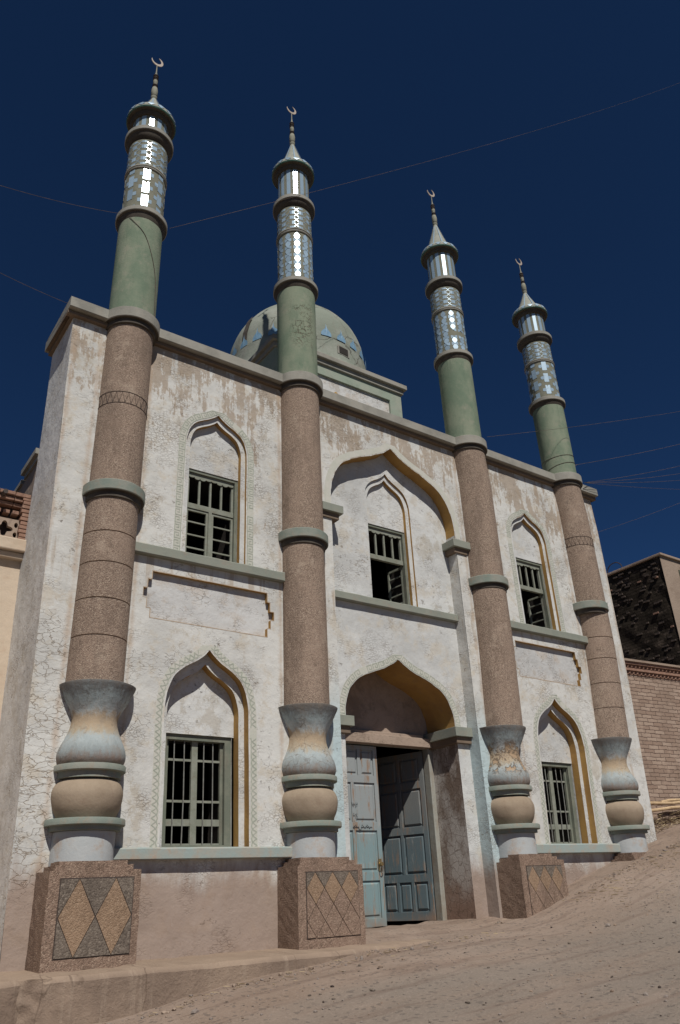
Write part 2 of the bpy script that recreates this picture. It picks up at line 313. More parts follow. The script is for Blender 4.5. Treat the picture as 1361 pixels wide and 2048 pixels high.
def ground_mat():
    n = NT('dirt_road'); X, Y, Z = n.xyz()
    c = n.mix(n.step(n.noise(.35, 6, .6), .36, .62), (.265, .195, .148), (.315, .24, .19))
    c = n.mix(n.math('MULTIPLY', n.step(n.noise(1.7, 8, .72), .42, .68), .55), c, (.22, .158, .118))
    # grey gravel along the driven lane, parallel to the street
    ln = n.noise(.5, 5, .6, n.vec(.45, 1.6, 1)); lane = n.math('MULTIPLY', n.step(Y, -.9, -3.0), n.step(X, 1.5, 6.0))
    c = n.mix(n.math('MULTIPLY', n.math('MULTIPLY', n.step(ln, .36, .60), lane), .72), c, (.215, .185, .155))
    sp = n.xyz(n.vor(60, out='Color'))[0]; sp2 = n.xyz(n.vor(26, out='Color'))[1]
    c = n.mix(n.math('MULTIPLY', n.step(sp, .72, .95), .38), c, (.34, .27, .225))
    c = n.mix(n.math('MULTIPLY', n.step(sp2, .90, .93), .5), c, (.10, .085, .075))
    c = n.mix(n.math('MULTIPLY', n.step(n.noise(24, 6, .75), .56, .68), .45), c, (.13, .09, .07))
    tr = n.noise(1.0, 6, .6, n.vec(.5, 5, 1)); c = n.mix(n.math('MULTIPLY', n.step(tr, .52, .66), .4), c, (.15, .10, .078))
    far_dark = n.mix(n.step(n.noise(.05, 4), .4, .6), (.060, .072, .035), (.105, .085, .055))   # unseen outlying ground, darkened to reduce bounce light on the front
    c = n.mix(n.math('MAXIMUM', n.step(n.math('ADD', Y, n.noise(.3, 3)), -12.0, -14.0), n.step(n.math('ABSOLUTE', n.math('SUBTRACT', X, 8)), 18, 26)), c, far_dark)
    n.bump(n.noise(3, 8, .7), .05, .6); n.bump(n.noise(30, 6, .75), .016, .8); n.bump(n.vor(42), .008, .4)
    n.b.inputs['Roughness'].default_value = 1; return n.col(c)
M['ground'] = ground_mat()

# ------------------------------------------------------------------ mesh helpers
class MB:
    def __init__(s): s.v = []; s.f = []; s.m = []; s.mats = []
    def mi(s, m):
        if m not in s.mats: s.mats.append(m)
        return s.mats.index(m)
    def face(s, pts, m):
        i = len(s.v); s.v += [tuple(p) for p in pts]; s.f.append(tuple(range(i, i+len(pts)))); s.m.append(s.mi(m))
    def mesh(s, vs, fs, m):
        i = len(s.v); s.v += [tuple(p) for p in vs]; k = s.mi(m)
        for f in fs: s.f.append(tuple(i+a for a in f)); s.m.append(k)
    def box(s, x0, x1, y0, y1, z0, z1, m):
        vs = [(x, y, z) for z in (z0, z1) for y in (y0, y1) for x in (x0, x1)]
        s.mesh(vs, [(0, 2, 3, 1), (4, 5, 7, 6), (0, 1, 5, 4), (2, 6, 7, 3), (0, 4, 6, 2), (1, 3, 7, 5)], m)
    def grid(s, rows, m, close=False):
        n = len(rows[0]); vs = [p for r in rows for p in r]; fs = []
        for i in range(len(rows)-1):
            for j in range(n if close else n-1):
                a = i*n+j; b = i*n+(j+1) % n; fs.append((a, b, b+n, a+n))
        s.mesh(vs, fs, m)
    def lathe(s, prof, xc, yc, m, n=40, xf=None, wob=0.0):
        rows = []
        for r, z in prof:
            cx = xc if xf is None else xf(z)
            rows.append([(cx+(r+wob*mnoise.noise(Vector((math.cos(2*PI*k/n)*2+cx, math.sin(2*PI*k/n)*2, z*3))))*math.cos(2*PI*k/n), yc+(r+wob*mnoise.noise(Vector((math.cos(2*PI*k/n)*2+cx, math.sin(2*PI*k/n)*2, z*3))))*math.sin(2*PI*k/n), z) for k in range(n)])
        s.grid(rows, m, True)
    def strip(s, line, y0, y1, m, n=1):
        rows = [[(x, y0+(y1-y0)*k/n, z) for x, z in line] for k in range(n+1)]; s.grid(rows, m)
    def plate(s, outer, holes, y, m):
        pts = []; fs = []
        for lp in [outer]+holes:
            i = len(pts); pts += [Vector(p) for p in lp]; fs.append(list(range(i, i+len(lp))))
        r = delaunay_2d_cdt(pts, [], fs, 2, 1e-6)
        # keep triangles inside outer and outside the holes (even-odd)
        s.mesh([(p.x, y, p.y) for p in r[0]], [tuple(t) for t in r[2]], m)
    def slab(s, outer, y0, y1, m, holes=()):
        s.plate(outer, list(holes), y0, m)
        for lp in [outer]+list(holes): s.strip(list(lp)+[lp[0]], y0, y1, m)
    def tube(s, path, r, m, n=8):
        rows = []; P = [Vector(p) for p in path]
        for i, p in enumerate(P):
            t = (P[min(i+1, len(P)-1)]-P[max(i-1, 0)]).normalized()
            a = t.orthogonal().normalized() if i == 0 else (a-t*a.dot(t)).normalized()
            b = t.cross(a); rr = r[i] if isinstance(r, (list, tuple)) else r
            rows.append([p+(a*math.cos(2*PI*k/n)+b*math.sin(2*PI*k/n))*rr for k in range(n)])
        s.grid(rows, m, True)
        s.face(rows[0], m); s.face(rows[-1], m)
    def build(s, name, parent=None, smooth=False, merge=True, bevel=0.0, loc=None):
        me = bpy.data.meshes.new(name); me.from_pydata(s.v, [], s.f)
        for mt in s.mats: me.materials.append(M[mt])
        me.polygons.foreach_set('material_index', s.m); me.update()
        o = bpy.data.objects.new(name, me); C.objects.link(o)
        if merge:
            b = bmesh.new(); b.from_mesh(me); bmesh.ops.remove_doubles(b, verts=b.verts, dist=1e-4)
            bmesh.ops.recalc_face_normals(b, faces=b.faces); b.to_mesh(me); b.free()
        if smooth:
            me.polygons.foreach_set('use_smooth', [True]*len(me.polygons))
            me.set_sharp_from_angle(angle=math.radians(38))
        if bevel:
            bv = o.modifiers.new('bevel', 'BEVEL'); bv.width = bevel; bv.segments = 2; bv.limit_method = 'ANGLE'; bv.angle_limit = math.radians(40)
        if parent is not None: o.parent = parent; o.matrix_parent_inverse = parent.matrix_world.inverted()
        return o
def tag(o, label=None, cat=None, group=None, kind=None):
    if label: o['label'] = label
    if cat: o['category'] = cat
    if group: o['group'] = group
    if kind: o['kind'] = kind
    return o
def empty(name, loc=(0, 0, 0)):
    o = bpy.data.objects.new(name, None); C.objects.link(o); o.location = loc; o.empty_display_size = .3
    bpy.context.view_layer.update(); return o
def lerp_table(tab, x):
    if x <= tab[0][0]: return tab[0][1]
    for (a, u), (b, v) in zip(tab, tab[1:]):
        if x <= b: return u+(v-u)*(x-a)/(b-a)
    return tab[-1][1]

# ------------------------------------------------------------------ ground
WP = [(-60, -3.2), (-8, -2.1), (1, -1.30), (2.3, -1.08), (3.3, -1.05), (4.4, -.86), (5.4, -.74), (6.4, -.66), (7.4, -.61), (8.3, -.55), (9.4, -.53), (10.1, -.44), (11.1, -.20), (12.0, .05), (12.9, .30), (13.7, .50), (14.5, .68), (15.8, 1.0), (17.2, 1.22), (20, 1.6), (30, 2.6), (200, 6)]
def gz(x, y):
    wz = lerp_table(WP, x); st = -1.62+.075*x+.03*(y+10) if x > -10 else -2.4
    st = min(st, wz+.4) if x < 8 else st
    st = max(min(st, 4), -4)
    t = min(1, max(0, (-y-.75)/3.4)); t = t*t*(3-2*t)
    if y < -14: st = -1.62+.075*max(min(x, 20), -10)-.0*y
    z = wz*(1-t)+st*t
    f = 1 if abs(x) < 22 and -11 < y < 3 else 0
    return z+f*(.035*mnoise.noise(Vector((x*.8, y*.8, 0)))+.018*mnoise.noise(Vector((x*3, y*3, 5))))
def axis(lo, hi, a, b, d):
    r = []; x = lo
    while x < a: r.append(x); x += max(d, (a-x)*.25)
    x = a
    while x < b: r.append(x); x += d
    while x < hi: r.append(x); x += max(d, (x-b)*.35+d)
    r.append(hi); return r
g = MB(); xs = axis(-400, 500, -1, 20, .09); ys = axis(-400, 500, -6, 2.5, .09)
g.grid([[(x, y, gz(x, y)) for x in xs] for y in ys], 'ground')
tag(g.build('ground', smooth=True, merge=False), 'sloping packed dirt street with grey gravel and straw bits', 'ground', kind='structure')

# platform of poured concrete under the left half of the front
def platform_end():
    b = MB(); N = 26; rows = []
    for j in range(N+1):
        t = j/N; z = -1.7+1.10*t; row = []
        for k in range(N+1):
            u = k/N; ang = PI*.5*u      # wraps from the front round to the left end
            x = 2.70-.55*math.sin(ang) if u > .0 else 2.74; y = -1.02+.55*(1-math.cos(ang))
            d = .09*mnoise.noise(Vector((x*4, y*4, z*4)))+.05*mnoise.noise(Vector((x*11, y*11, z*11)))
            d = d*.55-.05*abs(mnoise.noise(Vector((x*6, y*6, z*5+3))))
            row.append((x-d*math.sin(ang), y-.02-d*math.cos(ang), z-.05*t*abs(d)*8))
        rows.append(row)
    rows.append([(p[0]+.10*(2.74-p[0]), p[1]+.08, -.585) for p in rows[-1]]); rows.append([(2.70, -.5, -.58) for _ in rows[-1]])
    b.grid(rows, 'concrete'); tag(b.build('pavement_corner', smooth=True), 'crumbled lumpy end of the concrete platform at the bottom left', 'pavement', kind='structure')
def platform():
    b = MB(); N = 70; top = []; front = []; low = []; back = []
    for i in range(N+1):
        x = 2.16+(8.1-2.16)*i/N
        yf = -1.06+.05*mnoise.noise(Vector((x*1.3, 3, 0)))+.025*mnoise.noise(Vector((x*6, 3, 0))) + max(0, (x-6.2))*.12
        zt = -.60+.012*mnoise.noise(Vector((x*3, 0, 1)))+.0*x
        rough = max(0, min(1, (2.72-x)/.15))
        yf += rough*(.06+.10*mnoise.noise(Vector((x*5, 2, 0))))
        top.append((x, yf+.06, zt)); front.append((x, yf, zt-.05)); low.append((x, yf-.02, -1.6)); back.append((x, .3, zt+.03))
    b.grid([back, [(x, -.45, z+.015+.02*mnoise.noise(Vector((x*5, 1, 0)))) for x, y, z in top], top, front, low], 'concrete')
    b.grid([[back[0], top[0], front[0], low[0]], [(p[0]-.12 if k else p[0]-.05, p[1], -1.6) for k, p in enumerate((back[0], top[0], front[0], low[0]))]], 'concrete')
    o = b.build('pavement', smooth=True); platform_end(); tag(o, 'worn concrete platform with a broken edge along the left half of the mosque front', 'pavement', kind='structure')
    return o
platform()
# door sill earth ramp
b = MB(); rows = []
for j in range(9):
    y = -.55+j*.22
    rows.append([(7.05+3.2*i/40, y, (-.60+.13*min(1, j/3.2)) + .015*mnoise.noise(Vector((i*.4, j*.6, 2))) + (.09*max(0, (i-28)/12) if j > 1 else 0)) for i in range(41)])
b.grid(rows, 'ground'); tag(b.build('pathway', smooth=True), 'dusty earth ramp up to the portal door', 'path', kind='structure')

# ------------------------------------------------------------------ arch outlines
PROF = [(1, 0), (.995, .16), (.965, .30), (.90, .45), (.80, .575), (.66, .665), (.50, .74), (.34, .80), (.21, .86), (.10, .925), (0, 1)]
def catmull(P, k=4):
    out = []
    for i in range(len(P)-1):
        p0 = P[max(i-1, 0)]; p1 = P[i]; p2 = P[i+1]; p3 = P[min(i+2, len(P)-1)]
        for j in range(k):
            t = j/k
            out.append(tuple(.5*((2*p1[a])+(-p0[a]+p2[a])*t+(2*p0[a]-5*p1[a]+4*p2[a]-p3[a])*t*t+(-p0[a]+3*p1[a]-3*p2[a]+p3[a])*t**3) for a in (0, 1)))
    return out+[P[-1]]
CP = catmull(PROF)
def arch(xc, hw, spring, apex, base, xb=None, jit=.004):
    """left foot -> apex -> right foot, as (x, z); xb = centre at the base when the arch leans"""
    xb = xc if xb is None else xb
    def cx(z): return xb+(xc-xb)*min(1, max(0, (z-base)/max(.01, (spring-base))))
    n = max(2, int((spring-base)/.25)); L = [(cx(base+(spring-base)*i/n)-hw, base+(spring-base)*i/n) for i in range(n)]
    L += [(xc-hw*u, spring+(apex-spring)*v) for u, v in CP[:-1]]
    Rr = [(xc+hw*u, spring+(apex-spring)*v) for u, v in CP[:-1]][::-1] + [(cx(base+(spring-base)*i/n)+hw, base+(spring-base)*i/n) for i in range(n)][::-1]
    out = L+[(xc, apex)]+Rr
    r = []
    for i, (x, z) in enumerate(out):
        if 0 < i < len(out)-1 and jit: x += jit*mnoise.noise(Vector((x*9, z*9, 1))); z += jit*mnoise.noise(Vector((x*9, z*9, 7)))
        r.append((x, z))
    return r

mosque = empty('mosque', (8.57, 0, -.6))
tag(mosque, 'white and brown two storey mosque front with four green tiled minarets and a small dome', 'mosque')

# ------------------------------------------------------------------ front wall
ZT = 8.42
XL = lambda z: 2.46-.16*(z/8.4); XR = lambda z: lerp_table([(0, 14.58), (1, 14.65), (2.8, 14.74), (4, 14.81), (7.4, 14.83), (8.4, 14.78)], z)
wl = MB()
WIN_UP = [(4.85, 'L'), (12.29, 'R')]; WIN_LO = [(4.83, 4.86), (12.26, 12.16)]
up_arch = lambda xc, hw, ap, base=4.68: arch(xc, hw, 6.62, ap, base)
holes = []
for xc, _ in WIN_UP: holes.append(up_arch(xc, .545, 7.35))
for xa, xb in WIN_LO: holes.append(arch(xa, .645, 2.30, 3.28, .58, xb))
def panel(xo, sx=1.0):
    R_ = [(5.79, 4.33), (5.79, 4.18), (5.84, 4.18), (5.84, 4.03), (5.91, 4.03), (5.91, 3.89), (5.85, 3.89), (5.85, 3.75), (5.79, 3.75), (5.79, 3.61)]
    L_ = [(3.88, 3.63), (3.88, 3.77), (3.82, 3.77), (3.82, 3.92), (3.76, 3.92), (3.76, 4.07), (3.82, 4.07), (3.82, 4.21), (3.88, 4.21), (3.88, 4.34)]
    return [(xo+(x-4.84)*sx, z) for x, z in L_[::-1][::-1]][::-1] + [(xo+(x-4.84)*sx, z) for x, z in R_][::-1] if False else \
        [(xo+(x-4.84)*sx, z) for x, z in L_] + [(xo+(x-4.84)*sx, z) for x, z in R_]
pans = [panel(4.84), panel(12.26, .93)]
BX0, BX1 = 7.10, 10.06
bayarch = arch(8.585, 1.485, 6.28, 7.85, 6.25, jit=.01)
outer = [(XL(-1.7), -1.7)] + [(XL(z*.5)+.008*mnoise.noise(Vector((1, z*1.7, 0))), z*.5) for z in range(-1, 17)] + [(XL(ZT), ZT), (XR(ZT), ZT)] + [(XR(z*.5)+.008*mnoise.noise(Vector((9, z*1.7, 0))), z*.5) for z in range(16, -2, -1)] + [(XR(-1.7), -1.7)]
outer += [(BX1, -1.7)] + bayarch[::-1] + [(BX0, -1.7)]
wl.plate(outer, holes+pans, 0.0, 'wall')
for i, h in enumerate(holes):
    wl.strip(h, 0, .135 if i > 1 else .05, 'ochre')
seams_ = []
for p in pans:
    seamlines = MB(); seams_.append(seamlines)
    q_ = [Vector(a) for a in p]; 
    for a, b_ in list(zip(q_, q_[1:]+q_[:1])):
        dd = (b_-a); nn = Vector((-dd.y, dd.x)).normalized()*.010
        n_ = max(1, int(dd.length/.12))
        for k in range(n_):
            u0, u1 = a.lerp(b_, k/n_), a.lerp(b_, (k+1)/n_)
            wv_ = .6+.5*mnoise.noise(Vector((u0.x*3, u0.y*3, 2))); seamlines.face([(c_.x, -.0022, c_.y) for c_ in (u0+nn*wv_, u1+nn*wv_, u1-nn*wv_, u0-nn*wv_)], 'seam')
    wl.strip(p+[p[0]], 0, .07, 'ochre'); wl.plate(p, [], .07, 'panelw')
# second order of the small arches, back panel with the window opening
def back_plate(xa, xb, base, y1, y2, o, inn, win, mat='wall'):
    wl.plate(o, [inn], y1, mat) if False else None
for xc, _ in WIN_UP:
    o = up_arch(xc, .560, 7.365, 4.66); i = up_arch(xc, .462, 7.24, 4.70)
    wl.plate(o, [i], .05, 'bay'); wl.strip(i, .05, .14, 'ochre')
    w = [(xc-.462, 4.6), (xc-.462, 6.28), (xc+.462, 6.28), (xc+.462, 4.6)]
    o2 = [(xc-.5, 6.281)]+[p for p in up_arch(xc, .49, 7.26) if p[1] > 6.3]+[(xc+.5, 6.281)]
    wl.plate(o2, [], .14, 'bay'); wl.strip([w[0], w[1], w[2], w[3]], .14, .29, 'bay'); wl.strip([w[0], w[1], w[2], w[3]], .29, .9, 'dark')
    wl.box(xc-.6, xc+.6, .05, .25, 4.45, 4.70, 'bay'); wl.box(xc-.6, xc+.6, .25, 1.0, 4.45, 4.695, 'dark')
for xa, xb in WIN_LO:
    o = arch(xa, .66, 2.30, 3.295, .56, xb); i = arch(xa-.0, .555, 2.30, 3.10, .60, xb)
    wl.plate(o, [i], .135, 'bay'); wl.strip(i, .135, .285, 'ochre')
    o2 = [(xa-.58, 2.121)]+[p for p in arch(xa, .575, 2.30, 3.12, .6, xb) if p[1] > 2.15]+[(xa+.58, 2.121)]
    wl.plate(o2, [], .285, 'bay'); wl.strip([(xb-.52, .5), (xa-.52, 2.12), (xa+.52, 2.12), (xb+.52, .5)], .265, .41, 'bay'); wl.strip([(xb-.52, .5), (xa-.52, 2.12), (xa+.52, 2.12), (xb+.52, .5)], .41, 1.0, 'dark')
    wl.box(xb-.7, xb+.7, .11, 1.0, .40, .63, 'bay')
# recessed bay with the upper ogee arch, centre window and portal
wl.strip(bayarch, 0, .25, 'ochre', 3)
wl.strip([(BX0, -1.7), (BX0, 6.3)], 0, .25, 'wall'); wl.strip([(BX1, -1.7), (BX1, 6.3)], 0, .25, 'wall')
PX0, PX1 = 7.36, 9.78
portal = arch(8.575, 1.19, 2.55, 3.67, 2.50, jit=.008)
cw = arch(8.60, .555, 6.60, 7.40, 4.68)
bo = [(6.95, -1.7), (6.95, 8.2), (10.25, 8.2), (10.25, -1.7), (PX1, -1.7), (PX1, 2.5)] + portal[::-1] + [(PX0, 2.5), (PX0, -1.7)]
wl.plate(bo, [cw], .25, 'bay')
wl.strip(cw, .25, .29, 'ochre'); ci = arch(8.60, .47, 6.60, 7.28, 4.70); wl.plate(arch(8.60, .57, 6.60, 7.42, 4.66), [ci], .29, 'bay'); wl.strip(ci, .29, .36, 'ochre')
wl.plate([(8.1, 6.281)]+[p for p in arch(8.60, .49, 6.60, 7.30, 4.7) if p[1] > 6.3]+[(9.1, 6.281)], [], .36, 'bay')
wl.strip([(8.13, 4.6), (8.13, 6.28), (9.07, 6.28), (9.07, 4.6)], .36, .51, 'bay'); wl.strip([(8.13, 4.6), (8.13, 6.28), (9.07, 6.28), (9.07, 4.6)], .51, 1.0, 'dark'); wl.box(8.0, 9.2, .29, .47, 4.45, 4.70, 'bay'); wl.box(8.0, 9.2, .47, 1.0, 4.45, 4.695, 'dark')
wl.strip(portal, .25, 1.0, 'ochre', 4); wl.strip([(PX0, -1.7), (PX0, 2.5)], .25, 1.3, 'jamb'); wl.strip([(PX1, -1.7), (PX1, 2.5)], .25, 1.3, 'jamb')
wl.plate([(7.2, 2.40), (7.2, 3.9), (9.95, 3.9), (9.95, 2.40)], [], 1.0, 'tymp')
wall = wl.build('front_wall', mosque); [q_.build('panel_edge', wall, merge=False) for q_ in seams_]
# side, back, roof of the front block and the hall behind
bd = MB()
for xf, s in ((XL, 1), (XR, 1)):
    n = 20; bd.grid([[(xf(-1.7+(ZT+1.7)*k/n)+.008*mnoise.noise(Vector((1 if xf is XL else 9, (-1.7+(ZT+1.7)*k/n)*3.4, 0))), y*lerp_table([(0, 1.5), (4.4, 1.5), (6.5, 1.15), (9, 1.10)], -1.7+(ZT+1.7)*k/n), -1.7+(ZT+1.7)*k/n) for k in range(n+1)] for y in (0, .35, .7, 1.0)], 'side')
bd.box(2.42, 14.60, 1.06, 1.10, 6.42, ZT, 'mud'); bd.box(2.31, 14.71, .002, 1.10, 8.36, ZT-.002, 'mud')
side = bd.build('side_wall', mosque)
rh = MB()
rh.box(2.42, 14.3, 1.452, 8.6, -2.2, 6.50, 'mud')
# inner dark shell: cut the hall open by building it as sheets instead
rh = MB()
for a, bb_ in (((2.42, 1.45), (2.42, 8.6)), ((14.3, 1.45), (14.3, 8.6)), ((2.42, 8.6), (14.3, 8.6))):
    rh.face([(a[0], a[1], -2.2), (bb_[0], bb_[1], -2.2), (bb_[0], bb_[1], 6.50), (a[0], a[1], 6.50)], 'mud')
rh.face([(2.42, 1.45, 6.5), (14.3, 1.45, 6.5), (14.3, 8.6, 6.5), (2.42, 8.6, 6.5)], 'mud')
rh.box(2.39, 3.2, 1.46, 2.28, 6.505, 6.60, 'cement'); rh.box(2.34, 3.2, 1.46, 2.33, 6.60, 6.70, 'cement'); rh.box(2.38, 2.6, 2.42, 8.6, 6.502, 6.58, 'cement')
rear = rh.build('rear_hall', mosque)
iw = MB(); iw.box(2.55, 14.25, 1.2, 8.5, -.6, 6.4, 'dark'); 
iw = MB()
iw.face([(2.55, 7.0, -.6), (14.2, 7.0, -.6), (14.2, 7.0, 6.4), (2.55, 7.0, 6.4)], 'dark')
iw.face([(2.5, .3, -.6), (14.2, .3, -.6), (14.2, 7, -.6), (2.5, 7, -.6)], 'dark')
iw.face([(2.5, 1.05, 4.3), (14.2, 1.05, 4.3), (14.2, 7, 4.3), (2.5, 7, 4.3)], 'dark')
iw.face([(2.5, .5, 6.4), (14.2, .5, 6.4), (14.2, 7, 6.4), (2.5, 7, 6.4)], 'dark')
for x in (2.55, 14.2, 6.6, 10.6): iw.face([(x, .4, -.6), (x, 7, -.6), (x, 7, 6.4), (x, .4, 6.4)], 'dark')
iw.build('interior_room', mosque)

# cornice following the wall top (interrupted by the column rings)
cn = MB(); ZC = 8.57
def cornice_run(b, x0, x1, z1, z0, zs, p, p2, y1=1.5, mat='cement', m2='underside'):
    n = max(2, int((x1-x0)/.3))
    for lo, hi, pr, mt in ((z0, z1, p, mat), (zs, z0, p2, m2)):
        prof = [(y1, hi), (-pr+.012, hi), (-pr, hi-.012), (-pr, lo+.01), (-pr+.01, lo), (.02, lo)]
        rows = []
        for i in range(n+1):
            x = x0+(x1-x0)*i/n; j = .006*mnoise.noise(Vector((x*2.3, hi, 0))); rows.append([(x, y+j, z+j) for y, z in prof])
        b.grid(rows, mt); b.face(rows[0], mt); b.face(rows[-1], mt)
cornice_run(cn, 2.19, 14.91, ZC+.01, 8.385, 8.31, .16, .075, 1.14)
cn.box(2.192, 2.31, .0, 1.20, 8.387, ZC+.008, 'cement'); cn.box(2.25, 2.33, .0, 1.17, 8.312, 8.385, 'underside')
cn.build('cornice', mosque, smooth=False)

# ledges: first floor sills and ground floor sills
def ledge(x0, x1, z1, z0, y0, p, mat):
    b = MB(); n = max(3, int((x1-x0)/.15)); rows = []
    for i in range(n+1):
        x = x0+(x1-x0)*i/n; j = .007*mnoise.noise(Vector((x*3, z1, 4))); k = .008*mnoise.noise(Vector((x*5, z1, 9)))
        rows.append([(x, y0+.01, z1+.01), (x, y0-p+.015+j, z1+k), (x, y0-p+j, z1-.015+k), (x, y0-p+j, z0+.012), (x, y0-p+.012+j, z0), (x, y0+.01, z0)])
    b.grid(rows, mat); b.face(rows[0], mat); b.face(rows[-1], mat); return b.build('ledge', mosque)
ledge(3.5, 6.06, 4.70, 4.545, 0, .10, 'sage'); ledge(11.06, 13.62, 4.70, 4.545, 0, .10, 'sage'); ledge(7.10, 10.05, 4.70, 4.56, .25, .10, 'sage')
ledge(3.48, 6.15, .64, .50, 0, .12, 'bluesill'); ledge(10.9, 13.42, .655, .50, 0, .12, 'bluesill')

# capitals of the upper arch and of the portal
def capital(x0, x1, y0, y1, z0, z1, dz, inset, sides=(1, 1)):
    b = MB(); b.box(x0, x1, y0, y1, z0, z1, 'sage')
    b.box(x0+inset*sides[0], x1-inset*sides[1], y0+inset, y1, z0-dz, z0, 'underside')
    return b.build('capital', mosque, bevel=.006)
capital(6.86, 7.30, -.09, .252, 6.06, 6.21, .11, .06, (0, 1)); capital(9.93, 10.39, -.09, .252, 6.03, 6.18, .11, .06, (1, 1))
capital(7.10, 7.47, .13, 1.02, 2.42, 2.58, .11, .05, (0, 1)); capital(9.66, 10.06, .13, 1.02, 2.42, 2.58, .11, .05, (1, 0))

# ------------------------------------------------------------------ painted friezes round the arches
def offset_line(line, d):
    P = [Vector(p) for p in line]; out = []
    for i, p in enumerate(P):
        t = (P[min(i+1, len(P)-1)]-P[max(i-1, 0)]).normalized(); nn = Vector((-t.y, t.x)); out.append(p+nn*d)
    return out
class Path:
    def __init__(s, P):
        s.P = [Vector(P[0])]
        for p in P[1:]:
            if (Vector(p)-s.P[-1]).length > 1e-3: s.P.append(Vector(p))
        s.L = [0]
        for a, b in zip(s.P, s.P[1:]): s.L.append(s.L[-1]+(b-a).length)
    def at(s, u, t):
        u = min(max(u, 0), s.L[-1]-1e-4)
        k = 0
        import bisect
        k = bisect.bisect_right(s.L, u)-1; a, b = s.P[k], s.P[k+1]; f = (u-s.L[k])/(s.L[k+1]-s.L[k])
        d = (b-a).normalized(); return a.lerp(b, f)+Vector((-d.y, d.x))*t
def ribbon(b, pts, wdt, y, mat):
    for p, q in zip(pts, pts[1:]):
        d = q-p
        if d.length < 1e-5: continue
        nn = Vector((-d.y, d.x)).normalized()*wdt/2; e = d.normalized()*wdt/2
        a1, a2, a3, a4 = p-e+nn, q+e+nn, q+e-nn, p-e-nn
        b.face([(a.x, y+random.uniform(-.0012, .0012), a.y) for a in (a1, a2, a3, a4)], mat)
KEY = [(0, 0), (0, 1), (.72, 1), (.72, .32), (.36, .32), (.36, .66)]
def frieze(line, y, kind, w, off, mid_from=0, name='painted_frieze', dens=1.0):
    P = Path(line); b = MB(); L = P.L[-1]; per = w*(1.35 if kind == 'key' else 1.9); n = int(L/per); per = L/n
    m_ = int(L/.06); b.grid([[(P.at(L*j/m_, off+w*t).x, y+.0022, P.at(L*j/m_, off+w*t).y) for j in range(m_+1)] for t in (-.12, 1.12)], 'friezebg')
    for k in range(n):
        if kind == 'none' or random.random() > .93*dens: continue
        if kind == 'key':
            pts = [P.at((k+u)*per, off+v*w) for u, v in KEY]; ribbon(b, pts, .013, y, 'frieze')
            ribbon(b, [P.at((k+u)*per, off) for u in (0, .5, 1)], .011, y, 'frieze')
        else:
            pts = []
            for j in range(9):
                a = j/8; pts.append(P.at((k+a+.10*math.sin(2*PI*a))*per, off+w*(.5-.46*math.cos(2*PI*a))))
            ribbon(b, pts, .014, y, 'frieze')
            ribbon(b, [P.at((k+j/8-.10*math.sin(2*PI*j/8))*per, off+w*(.5+.46*math.cos(2*PI*j/8))) for j in range(9)], .012, y, 'frieze')
            for s_ in ():
                pts = [P.at((k+s_+.30+.17*math.cos(a))*per, off+w*((.30 if s_ else .70)+(.22 if s_ == 0 else -.22)*math.sin(a))) for a in [j*.62 for j in range(8)]]; ribbon(b, pts, .011, y, 'frieze')
    return b.build(name, mosque, merge=False)
for i in (0, 1): frieze(holes[i], -.004, 'key', .095, .03)
for i in (2, 3): frieze(holes[i], -.004, 'wave', .085, .035)
frieze(portal, .246, 'key', .10, .02); frieze(bayarch, -.004, 'none', .10, .03)

# ------------------------------------------------------------------ windows
def scallop(x0, x1, z1, z0, y, th, mat, b, k=8):
    pts = [(x0, z1), (x0, z0)]; wd = (x1-x0)/k
    for i in range(k):
        for j in range(1, 7): a = PI*j/6; pts.append((x0+wd*(i+.5-.5*math.cos(a)), z0-.028*math.sin(a) if i % 4 in (1, 2) else z0-.016*math.sin(a)+.008))
    pts += [(x1, z1)]
    clean = [pts[0]]
    for p in pts[1:]:
        if abs(p[0]-clean[-1][0])+abs(p[1]-clean[-1][1]) > 1e-4: clean.append(p)
    b.slab(clean, y, y+th, mat)
def casement(parent, hinge, w, z0, z1, ang, nbar, y=0.0, flip=1, name='casement'):
    b = MB(); s = .035
    def bx(u0, u1, a0, a1, t0=0, t1=.035):
        vs = []
        for zz in (a0, a1):
            for t in (t0, t1):
                for u in (u0, u1):
                    dx = flip*(u*math.cos(ang)); dy = u*math.sin(ang); nx = -flip*math.sin(ang)*t; ny = math.cos(ang)*t
                    vs.append((hinge[0]+dx+nx, hinge[1]+dy+ny, zz))
        b.mesh(vs, [(0, 2, 3, 1), (4, 5, 7, 6), (0, 1, 5, 4), (2, 6, 7, 3), (0, 4, 6, 2), (1, 3, 7, 5)], 'woodlight')
    bx(0, s, z0, z1); bx(w-s, w, z0, z1); bx(s, w-s, z0, z0+s); bx(s, w-s, z1-s, z1)
    for k in range(nbar):
        z = z0+(z1-z0)*(k+1)/(nbar+1); bx(s, w-s, z-.011, z+.011, .006, .028)
    return b.build(name, parent)
